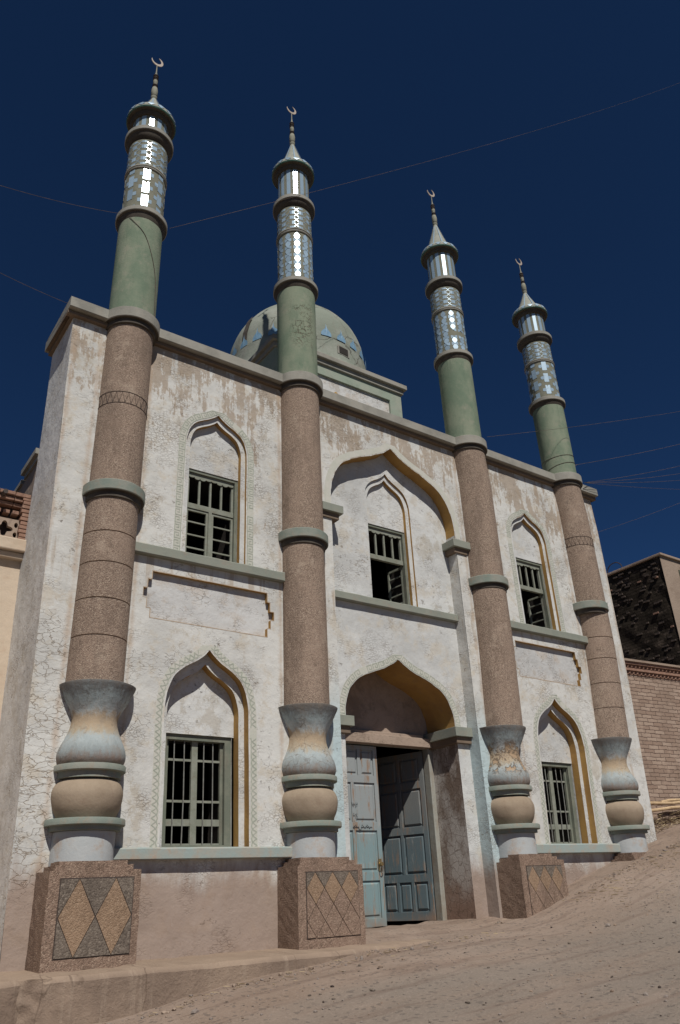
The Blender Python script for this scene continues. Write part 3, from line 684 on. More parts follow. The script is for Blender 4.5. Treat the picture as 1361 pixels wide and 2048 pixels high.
def upper_window(xc, hw, y, opened):
    b = MB(); x0, x1 = xc-hw, xc+hw; zt, zb = 6.28, 4.70
    b.box(x0+.002, x0+.05, y, y+.13, zb, zt-.002, 'woodgreen'); b.box(x1-.05, x1-.002, y, y+.13, zb, zt-.002, 'woodgreen'); b.box(x0+.05, x1-.05, y, y+.13, zt-.05, zt-.002, 'woodgreen')
    b.box(x0+.05, x1-.05, y+.035, y+.10, 5.60, 5.69, 'woodlight')
    b.box(x0+.05, x0+.085, y+.05, y+.1, 5.69, zt-.05, 'woodlight'); b.box(x1-.085, x1-.05, y+.05, y+.1, 5.69, zt-.05, 'woodlight')
    for k in (1, 2, 3):
        x = x0+.07+(2*hw-.14)*k/4; b.box(x-.017, x+.017, y+.05, y+.085, 5.69, zt-.12, 'woodlight')
    if not opened: b.box(xc-.028, xc+.028, y+.03, y+.10, zb, 5.60, 'woodlight')
    f = b.build('window', mosque, bevel=.003)
    v = MB(); scallop(x0+.06, x1-.06, zt-.045, zt-.12, y+.03, .018, 'woodlight', v); v.build('valance', f)
    if not opened:
        casement(f, (x0+.05, y+.05), hw-.08, zb+.01, 5.595, 0, 3); casement(f, (x1-.05, y+.05), hw-.08, zb+.01, 5.595, 0, 3, flip=-1)
    else:
        casement(f, (x1-.055, y+.09), hw-.08, zb+.01, 5.595, math.radians(84), 4, flip=-1)
    return f
upper_window(4.85, .462, .155, False); upper_window(12.29, .462, .155, True); upper_window(8.60, .47, .375, True)
def lower_window(xa, xb):
    b = MB(); y = .297; hw = .52; zt, zb = 2.12, .63
    cx = lambda z: xb+(xa-xb)*(z-.6)/1.6
    def lb(u0, u1, z0, z1, y0, y1, m):
        vs = []
        for z in (z0, z1):
            for yy in (y0, y1):
                for u in (u0, u1): vs.append((cx(z)+u, yy, z))
        b.mesh(vs, [(0, 2, 3, 1), (4, 5, 7, 6), (0, 1, 5, 4), (2, 6, 7, 3), (0, 4, 6, 2), (1, 3, 7, 5)], m)
    lb(-hw+.002, -hw+.06, zb, zt-.002, y, y+.12, 'woodgreen'); lb(hw-.10, hw-.002, zb, zt-.002, y, y+.12, 'woodgreen'); lb(-hw+.06, hw-.10, zt-.075, zt-.002, y, y+.12, 'woodgreen'); lb(-hw+.06, hw-.10, zb, zb+.06, y, y+.12, 'woodgreen')
    f = b.build('window', mosque, bevel=.003)
    b = MB()
    u0, u1 = -hw+.06, hw-.10; mid = (u0+u1)/2
    lb(mid-.045, mid+.045, zb+.06, zt-.075, y+.055, y+.10, 'woodlight')
    lb(u0, u0+.045, zb+.06, zt-.075, y+.06, y+.1, 'woodgreen'); lb(u1-.045, u1, zb+.06, zt-.075, y+.06, y+.1, 'woodgreen')
    for z, h in ((1.785, .03), (1.245, .03), (.975, .085), (.70, .03)):
        lb(u0+.045, mid-.045, z-h/2, z+h/2, y+.065, y+.095, 'woodlight'); lb(mid+.045, u1-.045, z-h/2, z+h/2, y+.065, y+.095, 'woodlight')
    b.build('sash', f)
    for u in (-.30, -.15, .15, .29):
        t = MB(); j = random.uniform(-.008, .008); t.tube([(cx(.68)+u-.035+j, y+.045, .66), (cx(1.3)+u-.035+random.uniform(-.006, .006), y+.04, 1.3), (cx(2.06)+u-.035, y+.045, 2.07)], .0085, 'iron', 7); t.build('iron_bar', f, smooth=True)
for a in WIN_LO: lower_window(*a)

# ------------------------------------------------------------------ door
def door():
    fr = MB(); fr.box(PX0+.002, 7.46, .93, 1.09, -.62, 2.40, 'frame'); fr.box(9.68, PX1-.002, .94, 1.09, -.62, 2.40, 'frame')
    fr.box(7.46, 9.68, 1.0, 1.09, 2.33, 2.44, 'frame')
    d = fr.build('door', mosque, bevel=.005)
    lt = MB(); lt.box(PX0+.003, PX1-.003, .86, .998, 2.33, 2.49, 'tymp'); lt.box(PX0+.2, PX1-.2, .91, .997, 2.49, 2.55, 'tymp'); lt.build('lintel', mosque, bevel=.008)
    def leaf(hx, hy, ang, flip, wd, z0, z1, rows, mat, mt2):
        b = MB()
        def bx(u0, u1, a0, a1, t0, t1, m, bev=0):
            vs = []
            for zz, sgn in ((a0, 1), (a1, -1)):
                for t in (t0, t1):
                    ins = bev if t == t0 else 0
                    for u, su in ((u0, 1), (u1, -1)):
                        uu = u+su*ins; z = zz+sgn*ins
                        vs.append((hx+flip*uu*math.cos(ang)-flip*(-math.sin(ang))*0-(-flip)*(-math.sin(ang))*t*(1), hy+uu*math.sin(ang)+math.cos(ang)*t, z))
            b.mesh(vs, [(0, 2, 3, 1), (4, 5, 7, 6), (0, 1, 5, 4), (2, 6, 7, 3), (0, 4, 6, 2), (1, 3, 7, 5)], m)
        s = .085
        bx(0, s, z0, z1, 0, .05, mat); bx(wd-s, wd, z0, z1, 0, .05, mat); bx(s, wd-s, z0, z1, .022, .04, mat)
        prev = z0
        for (a0, a1, cols) in rows:
            bx(s, wd-s, prev, a0, 0, .05, mat)
            cw_ = (wd-2*s)/cols
            for c_ in range(cols):
                u0 = s+c_*cw_; u1 = u0+cw_
                if c_: bx(u0-.03, u0+.03, a0, a1, 0, .05, mat)
                p0 = u0+(.055 if c_ else .03); p1 = u1-(.055 if c_ < cols-1 else .03)
                bx(p0, p1, a0+.03, a1-.03, .004, .024, mt2, .022)
            prev = a1
        bx(s, wd-s, prev, z1, 0, .05, mat)
        return b.build('door_leaf', d, bevel=.003)
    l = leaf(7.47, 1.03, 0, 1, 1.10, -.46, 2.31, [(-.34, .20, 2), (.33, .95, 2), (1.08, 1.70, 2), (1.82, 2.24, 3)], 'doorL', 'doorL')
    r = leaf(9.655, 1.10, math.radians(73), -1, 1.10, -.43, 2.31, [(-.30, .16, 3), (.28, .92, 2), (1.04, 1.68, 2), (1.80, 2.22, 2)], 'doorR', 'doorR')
    for lf, x, y in ((l, 8.50, 1.03), (r, 9.33, 2.08)):
        k = MB(); k.lathe([(.001, -.04), (.028, -.035), (.034, -.015), (.03, .01), (.022, .02), (.022, .035), (.001, .037)], 0, 0, 'brass', 14)
        if lf is l: k.v = [(x+a, y-.035+c, .44+bq) for a, bq, c in k.v]
        else: k.v = [(x-.03+c, y-.02+a*.6, .44+bq) for a, bq, c in k.v]
        k.build('knob', lf, smooth=True)
        pl = MB()
        if lf is l: pl.box(x-.03, x+.03, y-.008, y, .33, .52, 'brass')
        pl.tube([(x+.05*math.cos(a)*.6, y-.045, .36+.05*math.sin(a)) for a in [i*PI/8 for i in range(17)]], .006, 'iron', 6); pl.build('pull_ring', lf, smooth=True)
    # scribbled writing on the left leaf
    def scr(strokes, x, z, s, wdt=.010):
        gr = MB()
        for st in strokes:
            P = catmull([(x+a*s, z+c*s) for a, c in st], 3) if len(st) > 2 else [(x+a*s, z+c*s) for a, c in st]
            ribbon(gr, [Vector(p) for p in P], wdt, 1.0225, 'ink')
        gr.build('graffiti', l, merge=False)
    scr([[(0, 1), (.1, .2), (.5, 0), (.8, .3), (.8, .8)], [(.8, .3), (1.3, .1), (1.5, .6)], [(1.5, .1), (2.2, .0), (2.1, .9)], [(.3, -.5), (.8, -.6)], [(2.3, .2), (2.9, .1), (2.9, .9)]], 7.99, 1.34, .036, .007)
    scr([[(0, .3), (.5, 0), (1.0, .3)], [(.4, .8), (.45, 1.2)], [(1.4, 0), (1.9, .2), (1.6, .8), (1.3, .5)], [(1.9, .9), (2.4, .8)], [(2.0, -.4), (2.4, -.3), (2.2, -.9)]], 8.0, 1.17, .036, .007)
    scr([[(0, .2), (.6, -.3), (.4, .6), (1.0, .3), (1.5, 0), (1.6, .5), (2.1, .1), (2.6, .3)], [(2.6, .3), (3.0, -.7), (3.8, -.6), (4.0, .3), (4.6, .1), (5.0, .5), (5.4, .1), (6.0, .0)], [(6.0, .0), (6.4, .6), (6.9, .1), (7.6, .5), (7.9, -.2), (8.6, .3), (9.2, .1)], [(1.2, .9), (1.5, 1.0)], [(4.3, .9), (4.6, 1.0)], [(6.8, 1.0), (7.1, .9)]], 7.99, .99, .042, .009)
door()

# ------------------------------------------------------------------ columns and minarets
COLS = [
 dict(base=3.24, ped=3.27, xs=[(2.4, 3.19), (4.5, 3.20), (8.4, 3.22), (15, 3.245)], r1=(10.84, 10.62), sm=(11.94, 11.86), r2=(12.90, 12.70), cap=13.50, neck=14.22, tip=15.43, pat='cross', rs=.372),
 dict(base=6.46, ped=6.468, xs=[(2.4, 6.45), (8.4, 6.46), (15, 6.45)], r1=(10.86, 10.66), sm=(12.21, 12.12), r2=(13.11, 12.92), cap=14.16, neck=15.12, tip=16.36, pat='petal', rs=.377),
 dict(base=10.59, ped=10.65, xs=[(2.4, 10.66), (4.2, 10.74), (7.6, 10.76), (8.4, 10.70), (15, 10.69)], r1=(10.85, 10.65), sm=(12.13, 12.05), r2=(13.02, 12.83), cap=14.05, neck=15.08, tip=16.28, pat='petal', rs=.385),
 dict(base=13.64, ped=13.62, xs=[(2.4, 13.74), (4.5, 13.90), (7.6, 13.89), (8.4, 13.81), (15, 13.81)], r1=(10.72, 10.52), sm=(11.90, 11.82), r2=(12.73, 12.54), cap=13.58, neck=14.35, tip=15.54, pat='cross', rs=.380)]
def ring_profile(r, z1, z0, rs): return [(rs-.02, z1+.004), (r-.012, z1), (r, z1-.012), (r, z0+.012), (r-.012, z0), (r-.055, z0), (r-.055, z0-.085), (r-.07, z0-.095), (rs-.02, z0-.095)]
def ring_mesh(q, r, z1, z0, rs, mat, xc, thin=False):
    P = ring_profile(r, z1, z0, rs)
    if thin: zt = z1-.105; P = P[:3]+[(r, zt+.012), (r-.010, zt), (r-.035, zt-.012), (r-.045, zt-.05), (r-.075, z0-.02), (rs+.012, z0-.06), (rs-.02, z0-.075)]
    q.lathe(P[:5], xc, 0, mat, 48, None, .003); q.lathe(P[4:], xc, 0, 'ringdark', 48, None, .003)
def seg(r0, z0, z1, n=10): return [(r0, z0+(z1-z0)*i/n) for i in range(n+1)]
def cyl_pt(cx, r, th, z): return (cx+r*math.sin(th), -r*math.cos(th), z)

def column(i, c):
    xf = lambda z: lerp_table(c['xs'], z); rs = c['rs']
    b = MB()
    seams = [4.66, 4.20, 3.68, 3.17] if i in (0, 3) else []
    prof = []; z = 2.45
    brk = sorted(seams)
    for s in brk: prof += [(rs, z), (rs, s-.009), (rs-.014, s-.004), (rs-.014, s+.004), (rs, s+.009)]; z = s+.012
    prof += seg(rs, z, 8.35, 14); b.lathe(prof, 0, 0, 'pebble', 48, xf)
    shaft = b.build('column', mosque, smooth=True)
    if i in (0, 3):   # incised zigzag band
        t = MB(); n = 26
        for z in (6.78, 6.98): t.tube([cyl_pt(xf(z), rs+.001, 2*PI*k/48, z) for k in range(49)], .0055, 'beadd', 5)
        for k in range(n): t.tube([cyl_pt(xf(6.8), rs+.001, 2*PI*(k+.5*j)/n, 6.785+.19*(j % 2)) for j in (0, 1, 2)], .0045, 'beadd', 5)
        t.build('zigzag_groove', shaft)
    X = c['base']
    def part(name, prof, mat, xc=X, wob=0.0, n=48):
        q = MB(); q.lathe(prof, xc, 0, mat, n, None, wob); return q.build(name, shaft, smooth=True)
    for (r_, z1, z0, mt, xc) in ((.452, 5.435, 5.27, 'sagegreen', xf(5.4) if i != 3 else 13.82), (.462, ZC+.005, 8.375, 'cement', xf(8.5))):
        q = MB(); ring_mesh(q, r_, z1, z0, .36, mt, xc); q.build('ring', shaft, smooth=True)
    part('vase', catmull([(.36, 2.535), (.47, 2.558), (.488, 2.545), (.445, 2.455), (.385, 2.34), (.325, 2.23), (.297, 2.13), (.305, 2.03), (.352, 1.90), (.405, 1.79), (.428, 1.70), (.418, 1.62), (.37, 1.54), (.345, 1.50)], 3), 'vasepeel' if i == 2 else 'vase', wob=.012)
    part('plate', [(.30, 1.572), (.43, 1.57), (.437, 1.56), (.437, 1.50), (.43, 1.492), (.385, 1.49), (.385, 1.415), (.30, 1.41)], 'sagegreen', wob=.005)
    part('bulb', catmull([(.28, 1.415), (.34, 1.40), (.40, 1.34), (.432, 1.26), (.432, 1.18), (.41, 1.08), (.37, 1.00), (.34, .95)], 3), 'bulb', wob=.010)
    part('plate', [(.30, .955), (.47, .952), (.478, .94), (.478, .882), (.47, .874), (.425, .872), (.425, .82), (.30, .815)], 'sagegreen', wob=.007)
    part('drum', [(.36, .82)]+seg(.372, .81, .45, 5), 'drum', wob=.006)
    # pedestal
    px = c['ped']; q = MB(); hw = .527; D = .52; zt = .385; zb = -1.3
    def rbox(x0, x1, y0, y1, z0, z1, mat):   # rough box, gridded and jittered
        nx = max(2, int((x1-x0)/.08)); nz = max(1, int((z1-z0)/.08)); jn = lambda p: Vector(p)+Vector((mnoise.noise(Vector(p)*14), mnoise.noise(Vector(p)*14+Vector((5, 5, 5))), mnoise.noise(Vector(p)*14+Vector((9, 1, 5)))))*.007
        q.grid([[jn((x0+(x1-x0)*a/nx, y0, z0+(z1-z0)*bz/nz)) for a in range(nx+1)] for bz in range(nz+1)], mat)
        ny = max(2, int((y1-y0)/.08))
        for x in (x0, x1): q.grid([[jn((x, y0+(y1-y0)*a/ny, z0+(z1-z0)*bz/nz)) for a in range(ny+1)] for bz in range(nz+1)], mat)
        q.grid([[jn((x0+(x1-x0)*a/nx, y0+(y1-y0)*by/ny, z1)) for a in range(nx+1)] for by in range(ny+1)], mat)
    rbox(px-hw, px+hw, -D, .02, zb, zt, 'ped')
    rbox(px-hw+.075, px+hw-.075, -D+.07, .02, zt-.01, zt+.055, 'ped'); rbox(px-hw+.13, px+hw-.13, -D+.125, .02, zt+.045, zt+.10, 'ped')
    # inlaid lozenges separated by grooves
    x0, x1, z0, z1 = px-hw+.13, px+hw-.09, -.47, zt-.085
    yp = -D-.006
    def poly(pts, mat, ins=.006, y=yp-.004):
        cx_ = sum(p[0] for p in pts)/len(pts); cz_ = sum(p[1] for p in pts)/len(pts)
        P = [Vector((p[0]-cx_, p[1]-cz_)) for p in pts]; P = [Vector((cx_, cz_))+p*(1-ins/max(.03, min(abs(p.x)+abs(p.y), 1)*.75)) for p in P]
        q.slab([(p.x, p.y) for p in P], y, y+.012, mat)
    q.box(x0-.008, x1+.008, yp+.003, yp+.02, z0-.008, z1+.008, 'beadd')
    n = 2 if i == 0 else 3; W = (x1-x0)/n; H = z1-z0
    if n == 2:
        zm = (z0+z1)/2
        for k in range(2):
            a = x0+k*W; poly([(a, zm), (a+W/2, z1), (a+W, zm), (a+W/2, z0)], 'tan', .006)
        for top in (0, 1):
            ze = z1 if top else z0
            poly([(x0, zm), (x0, ze), (x0+W/2, ze)], 'grey'); poly([(x1, zm), (x1, ze), (x1-W/2, ze)], 'grey'); poly([(x0+W/2, ze), (x0+1.5*W, ze), (x0+W, zm)], 'grey')
    else:
        hh = H/2.0
        def clip(pts):
            out = []
            for p in pts: out.append(p)
            return out
        for r_ in range(-1, 5):
            for k in range(-1, 4):
                cx_ = x0+(k+.5+(.5 if r_ % 2 else 0))*W; cz_ = z1-(r_*.5+.5)*hh*1.0
                dm = [(cx_-W/2, cz_), (cx_, cz_+hh/2), (cx_+W/2, cz_), (cx_, cz_-hh/2)]
                # Sutherland-Hodgman clip to the panel
                for ax, lim, sg in ((0, x0, 1), (0, x1, -1), (1, z0, 1), (1, z1, -1)):
                    o2 = []
                    for a, bq in zip(dm, dm[1:]+dm[:1]):
                        ia = (a[ax]-lim)*sg >= -1e-9; ib = (bq[ax]-lim)*sg >= -1e-9
                        if ia: o2.append(a)
                        if ia != ib:
                            t = (lim-a[ax])/(bq[ax]-a[ax]); o2.append((a[0]+(bq[0]-a[0])*t, a[1]+(bq[1]-a[1])*t))
                    dm = o2
                    if len(dm) < 3: break
                cl = []
                for p in dm:
                    if not cl or abs(p[0]-cl[-1][0])+abs(p[1]-cl[-1][1]) > 1e-4: cl.append(p)
                if len(cl) > 2 and abs(cl[0][0]-cl[-1][0])+abs(cl[0][1]-cl[-1][1]) < 1e-4: cl.pop()
                if len(cl) < 3: continue
                ar = abs(sum(a[0]*b2[1]-b2[0]*a[1] for a, b2 in zip(cl, cl[1:]+cl[:1])))/2
                if ar < .0015: continue
                poly(cl, 'grey' if r_ == -1 else 'tan' if r_ == 0 else 'ped', .005)
    q.build('pedestal', shaft, merge=False)
    return shaft

def minaret(i, c):
    xf = lambda z: lerp_table(c['xs'], z); R0, R1, RC, RL = .377, .355, .45, .325
    r1, sm, r2, cap = c['r1'], c['sm'], c['r2'], c['cap']
    b = MB(); b.lathe(seg(R0, 8.4, r1[1], 10), 0, 0, 'green', 48, xf); body = b.build('minaret', mosque, smooth=True)
    X = xf(12)
    def part(name, prof, mat, n=48, sm_=True):
        q = MB(); q.lathe(prof, X, 0, mat, n); return q.build(name, body, smooth=sm_)
    for rr_, in_ in ((r1, .34), (r2, .31)):
        q = MB(); ring_mesh(q, .448, rr_[0], rr_[1], in_, 'cement', X, True); q.build('ring', body, smooth=True)
    part('ring', [(.34, sm[0]), (R1+.022, sm[0]-.004), (R1+.026, sm[0]-.03), (R1+.012, (sm[0]+sm[1])/2), (R1+.026, sm[1]+.02), (R1+.02, sm[1]), (.34, sm[1])], 'cement')
    part('mirror_band', seg(R1, r1[0], sm[1], 4), 'mirrorbg'); part('mirror_band', seg(R1, sm[0], r2[1]-.09, 4), 'mirrorbg'); part('lantern', seg(RL, r2[0], cap-.1, 4), 'mirrorbg')
    # tiles: thin flat pieces of mirror glass set proud of the cement
    ph = -.20*PI   # a tile row faces the street
    def tile(q, th0, pts, r, mat='mirror', th=.006):
        """pts in metres (u along circumference, z); flat plate tangent at th0"""
        t = Vector((math.cos(th0), math.sin(th0), 0)); nn = Vector((math.sin(th0), -math.cos(th0), 0)); um = max(abs(p[0]) for p in pts)
        rr = r+.002
        lg = max(abs(p[1]-pts[0][1]) for p in pts) > .4; tl = Vector((random.uniform(-.03, .03), 0 if lg else random.uniform(-.012, .012)))
        F = [Vector((X, 0, 0))+nn*(rr+tl.x*p[0]+tl.y*(p[1]-pts[0][1]))+t*p[0]+Vector((0, 0, p[1])) for p in pts]
        if random.random() < .05 and not lg: return
        Bk = [p-nn*.02 for p in F]; n = len(F)
        q.face(F, mat); q.mesh(F+Bk, [(k, (k+1) % n, n+(k+1) % n, n+k) for k in range(n)], 'mirrorbg')
    th_front = math.radians((-17, -24.5, -31.5, -35)[i])   # row turned midway between sun and camera bearings so that it glints
    # lantern: upright strips
    q = MB(); n = 14
    for k in range(n): tile(q, th_front+2*PI*k/n, [(-.042, r2[0]+.02), (.042, r2[0]+.02), (.042, cap-.12), (-.042, cap-.12)], RL)
    q.build('mirror_strips', body, merge=False)
    # upper band: squares joined by crossing slivers
    q = MB(); n = 12; z0, z1 = sm[0]+.02, r2[1]-.12; rows = 4 if z1-z0 > .5 else 4; dz = (z1-z0)/rows
    for k in range(n):
        th = th_front+2*PI*(k+.5)/n
        for r_ in range(rows+1):
            z = z0+dz*r_; zz0, zz1 = max(z0, z-.045), min(z1, z+.045)
            if zz1-zz0 < .03: continue
            for s in (-1, 1):
                tile(q, th+s*.065, [(-.023, zz0), (.023, zz0), (.023, zz1), (-.023, zz1)], R1)
        for r_ in range(rows):
            z = z0+dz*(r_+.5); tc = th_front+2*PI*k/n; a, h = .042, .048
            for s in (-1, 1):
                tile(q, tc, [(-a, z-s*h-.007), (-a, z-s*h+.007), (a, z+s*h+.007), (a, z+s*h-.007)], R1+.0015*s)
    q.build('mirror_lattice', body, merge=False)
    q = MB(); z0, z1 = r1[0]+.02, sm[1]-.02
    if c['pat'] == 'cross':
        n = 8; rows = 3; dz = (z1-z0)/rows
        for k in range(n):
            th = th_front+2*PI*k/n; off = dz*.5 if k % 2 else 0
            for r_ in range(-1, rows+1):
                zc = z0+dz*(r_+.62)+off
                a0, a1 = max(z0, zc-.13), min(z1, zc+.13)
                if a1-a0 > .05: tile(q, th, [(-.058, a0), (.058, a0), (.058, a1), (-.058, a1)], R1)
                b0, b1 = max(z0, zc-.043), min(z1, zc+.043)
                if b1-b0 > .03:
                    for s in (-1, 1):
                        tile(q, th+s*.25, [(-.036, b0), (.036, b0), (.036, b1), (-.036, b1)], R1) if i != 3 else tile(q, th+s*.25, [(-.045, b0+.01), (0, b0-.008), (.045, b0+.01), (.05, (b0+b1)/2), (.045, b1-.01), (0, b1+.008), (-.045, b1-.01)], R1)
    else:
        n = 12; rows = 6; dz = (z1-z0)/rows; W = 2*PI*R1/n
        def lens(L_, w_): return [(w_*math.sin(PI*t), L_*(t-.5)) for t in (0, .17, .33, .5, .67, .83, 1)]+[(-w_*math.sin(PI*t), L_*(t-.5)) for t in (.83, .67, .5, .33, .17)]
        for k in range(n):
            th = th_front+2*PI*k/n
            for r_ in range(rows):
                zc = z0+dz*(r_+.5)
                tile(q, th, [(u, zc+v) for u, v in lens(dz*.97, .060)], R1)
            for r_ in range(rows+1):
                zc = z0+dz*r_
                if r_ in (0, rows): continue
                half = [(0, -.044), (.045, -.033), (.088, 0), (.045, .033), (0, .044)]
                tile(q, th+PI/n*.97+.055, [(u*.92, zc+v) for u, v in half], R1-.001); tile(q, th+PI/n*.97-.055+.055*0, [(-u*.92, zc+v) for u, v in half], R1-.001)
    q.build('mirror_pattern', body, merge=False)
    # cap: heavy moulded rim, flared cone and mosaic edge
    h = c['neck']-cap
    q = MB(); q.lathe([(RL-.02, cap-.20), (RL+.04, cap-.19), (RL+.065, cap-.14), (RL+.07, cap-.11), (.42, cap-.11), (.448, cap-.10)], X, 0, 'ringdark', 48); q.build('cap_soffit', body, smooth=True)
    cp = part('cap', [(.446, cap-.101), (.455, cap-.095), (.463, cap-.06), (.457, cap-.02)]+catmull([(.455, cap-.01), (.425, cap+.05), (.36, cap+.105), (.28, cap+.16), (.21, cap+.16+(h-.16)*.28), (.13, cap+.16+(h-.16)*.60), (.058, cap+.16+(h-.16)*.92), (.045, cap+h)], 3), 'capstone')
    q = MB()
    q2 = [(.466, cap-.06), (.468, cap-.03), (.458, cap+.006)]
    q.lathe([(.449, cap-.103), (.460, cap-.099), (.467, cap-.082), (.464, cap-.07)], X, 0, 'mirrordk', 48)
    n = 16
    for k in range(n):
        th = 2*PI*k/n
        def cpnt(dth, rr, z): return (X+rr*math.sin(th+dth), -rr*math.cos(th+dth), z)
        q.face([cpnt(-.15, .466, cap-.01), cpnt(0, .468, cap-.066), cpnt(.15, .466, cap-.01), cpnt(0, .440, cap+.045)], 'mirror')
    for k in range(8):
        th = 2*PI*(k+.5)/8
        q.face([(X+rr*math.sin(th+d), -rr*math.cos(th+d), z) for rr, d, z in ((.288, -.06, cap+.165), (.288, .06, cap+.165), (.075, .12, cap+.16+(h-.16)*.88), (.075, -.12, cap+.16+(h-.16)*.88))], 'mirror')
    q.build('cap_mosaic', body, merge=False)
    # spire of turned beads
    zn = c['neck']; L = c['tip']-zn; z = lambda t: zn+L*t
    part('spire', [(.045, zn-.02), (.06, z(.01)), (.06, z(.05)), (.045, z(.06)), (.062, z(.08)), (.066, z(.20)), (.052, z(.27)), (.036, z(.29)), (.036, z(.38)), (.048, z(.40)), (.044, z(.46)), (.034, z(.49)), (.034, z(.56)), (.03, z(.60)), (.013, z(.68)), (.009, z(.86))], 'spire', 16)
    for t in (.065, .285, .335, .475, .525, .575):
        q = MB(); q.lathe([(.01, z(t)-.022), (.048, z(t)-.016), (.055, z(t)), (.048, z(t)+.016), (.01, z(t)+.022)], X, 0, 'beadd', 14); q.build('bead', body, smooth=True)
    q = MB(); Rr = .125; pts = []
    for k in range(19):
        a = math.radians(-228+18+(276*k/18)); pts.append((Rr*math.cos(a), Rr*math.sin(a)))
    for k in range(18, -1, -1):
        a = math.radians(-228+18+(276*k/18)); f = math.sin(PI*k/18)**.6; pts.append(((Rr-.052*f)*math.cos(a), (Rr-.052*f)*math.sin(a)))
    tilt = math.radians(14); P2 = [(X+u*math.cos(tilt)-v*math.sin(tilt), z(.86)+Rr+u*math.sin(tilt)+v*math.cos(tilt)) for u, v in pts]
    cl = []
    for p in P2:
        if not cl or abs(p[0]-cl[-1][0])+abs(p[1]-cl[-1][1]) > 1e-3: cl.append(p)
    q.slab(cl, -.007, .007, 'metalpale'); q.plate(cl, [], .0075, 'metalpale'); q.build('crescent', body)
for i, c in enumerate(COLS): column(i, c); minaret(i, c)

# ------------------------------------------------------------------ dome on its square base
X0, X1, Y0, Y1 = 6.84, 10.30, 1.46, 4.95
bo = MB()
bo.box(X0, X1, Y0+.07, Y1, 6.4, 10.70, 'sagepale')
fr = [(X0, 8.4), (X0, 10.66), (X1, 10.66), (X1, 8.4)]; inn = [(X0+.35, 8.5), (X0+.35, 10.36), (X1-.35, 10.36), (X1-.35, 8.5)]
bo.slab(fr, Y0, Y0+.07, 'sagepale', [inn]); bo.plate(inn, [], Y0+.055, 'panelw')
base = bo.build('dome_base', mosque)
cz = MB(); cz.box(X0-.05, X1+.05, Y0-.05, Y1+.05, 10.62, 10.74, 'cement'); cz.box(X0-.12, X1+.12, Y0-.12, Y1+.12, 10.74, 10.86, 'cement'); cz.build('dome_cornice', base, bevel=.01)
ov = MB(); o_ = arch(8.42, .22, 9.75, 10.06, 9.4); ov.slab(o_, Y0+.03, Y0+.054, 'ochre'); ov.plate(arch(8.42, .17, 9.75, 10.0, 9.4), [], Y0+.028, 'dark'); ov.build('niche', base)
DX, DY, DZ, DR = 8.57, 3.30, 11.80, 1.70
dm = MB(); pr = [(1.84, 10.84), (1.76, 11.05), (1.73, 11.25), (1.725, 11.62), (1.70, 11.625)]+[(DR*math.cos(a)*1.0, 11.63+(DZ-11.63)*min(1, k/3)+DR*math.sin(a)) for k, a in enumerate([PI/2*j/22 for j in range(22)])]+[(.01, DZ+DR)]
dm.lathe(pr, DX, DY, 'dome', 72, wob=.02); dome = dm.build('dome', mosque, smooth=True)
bt = MB(); nn_ = 26
for k in range(nn_):
    th = 2*PI*(k+.35)/nn_
    def dp(du, v):
        z = 11.64+v; a = math.asin(min(1, max(0, (z-DZ)/DR))); r = DR*math.cos(a)+.035
        return (DX+r*math.sin(th+du/DR), DY-r*math.cos(th+du/DR), z)
    sh = [(-.125, 0), (-.13, .07), (-.10, .13), (-.045, .185), (-.015, .24), (0, .36), (.015, .24), (.045, .185), (.10, .13), (.13, .07), (.125, 0)]
    for s in (0, 5): bt.face([dp(*sh[s+q_]) for q_ in range(6)]+[dp(0, 0)], 'domeblue')
bt.build('ogee_tiles', dome, merge=False)
hw_ = MB(); th = math.radians(6)
def on(th, r, z): return (DX+r*math.sin(th), DY-r*math.cos(th), z)
for a0, a1, z0, z1, m_, r_ in ((-.105, .105, 11.24, 11.48, 'cement', 1.752), (-.075, .075, 11.27, 11.45, 'dark', 1.758)):
    hw_.face([on(th+a0, r_, z0), on(th+a1, r_, z0), on(th+a1, r_, z1), on(th+a0, r_, z1)], m_)
hw_.build('dome_vent', dome, merge=False)
for tc, hgt in ((math.radians(-78), 1.0),):
    nk = MB(); P = arch(0, .085, 11.7+hgt*.75, 11.7+hgt, 11.75);
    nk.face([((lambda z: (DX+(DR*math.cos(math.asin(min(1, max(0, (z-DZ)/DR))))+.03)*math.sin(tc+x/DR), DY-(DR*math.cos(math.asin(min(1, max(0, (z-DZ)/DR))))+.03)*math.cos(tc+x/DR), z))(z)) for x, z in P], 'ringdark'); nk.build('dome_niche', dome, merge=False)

# ------------------------------------------------------------------ neighbour on the left: cream render, ledge and brick parapet with pierced rosettes
nb = empty('neighbour_house', (0, 1.45, -1.5)); tag(nb, 'cream rendered house with pierced brick parapet at the far left edge', 'house')
y0 = 1.45
b = MB(); b.box(-14, 2.44, y0, y0+.35, -3, 4.70, 'cream'); b.build('wall', nb)
b = MB(); b.box(-14, 2.42, y0-.10, y0+.3, 4.70, 4.80, 'cream'); b.box(-14, 2.42, y0-.17, y0+.3, 4.80, 5.0, 'cream'); b.build('ledge', nb, bevel=.02)
b = MB(); b.box(-14, 2.40, y0+.12, y0+.16, 5.0, 5.7, 'beadd'); b.build('parapet_backing', nb)
for k in range(4):
    xa = 2.26-k*.62
    b = MB()
    for r_ in range(11):
        z = 5.0+r_*.068; jx = random.uniform(-.012, .012)
        b.box(xa+jx, xa+.15+jx, y0-.08+random.uniform(-.01, .01), y0+.12, z+.004, z+.06, 'brickp')
    b.build('brick_pier', nb, bevel=.006)
b = MB()
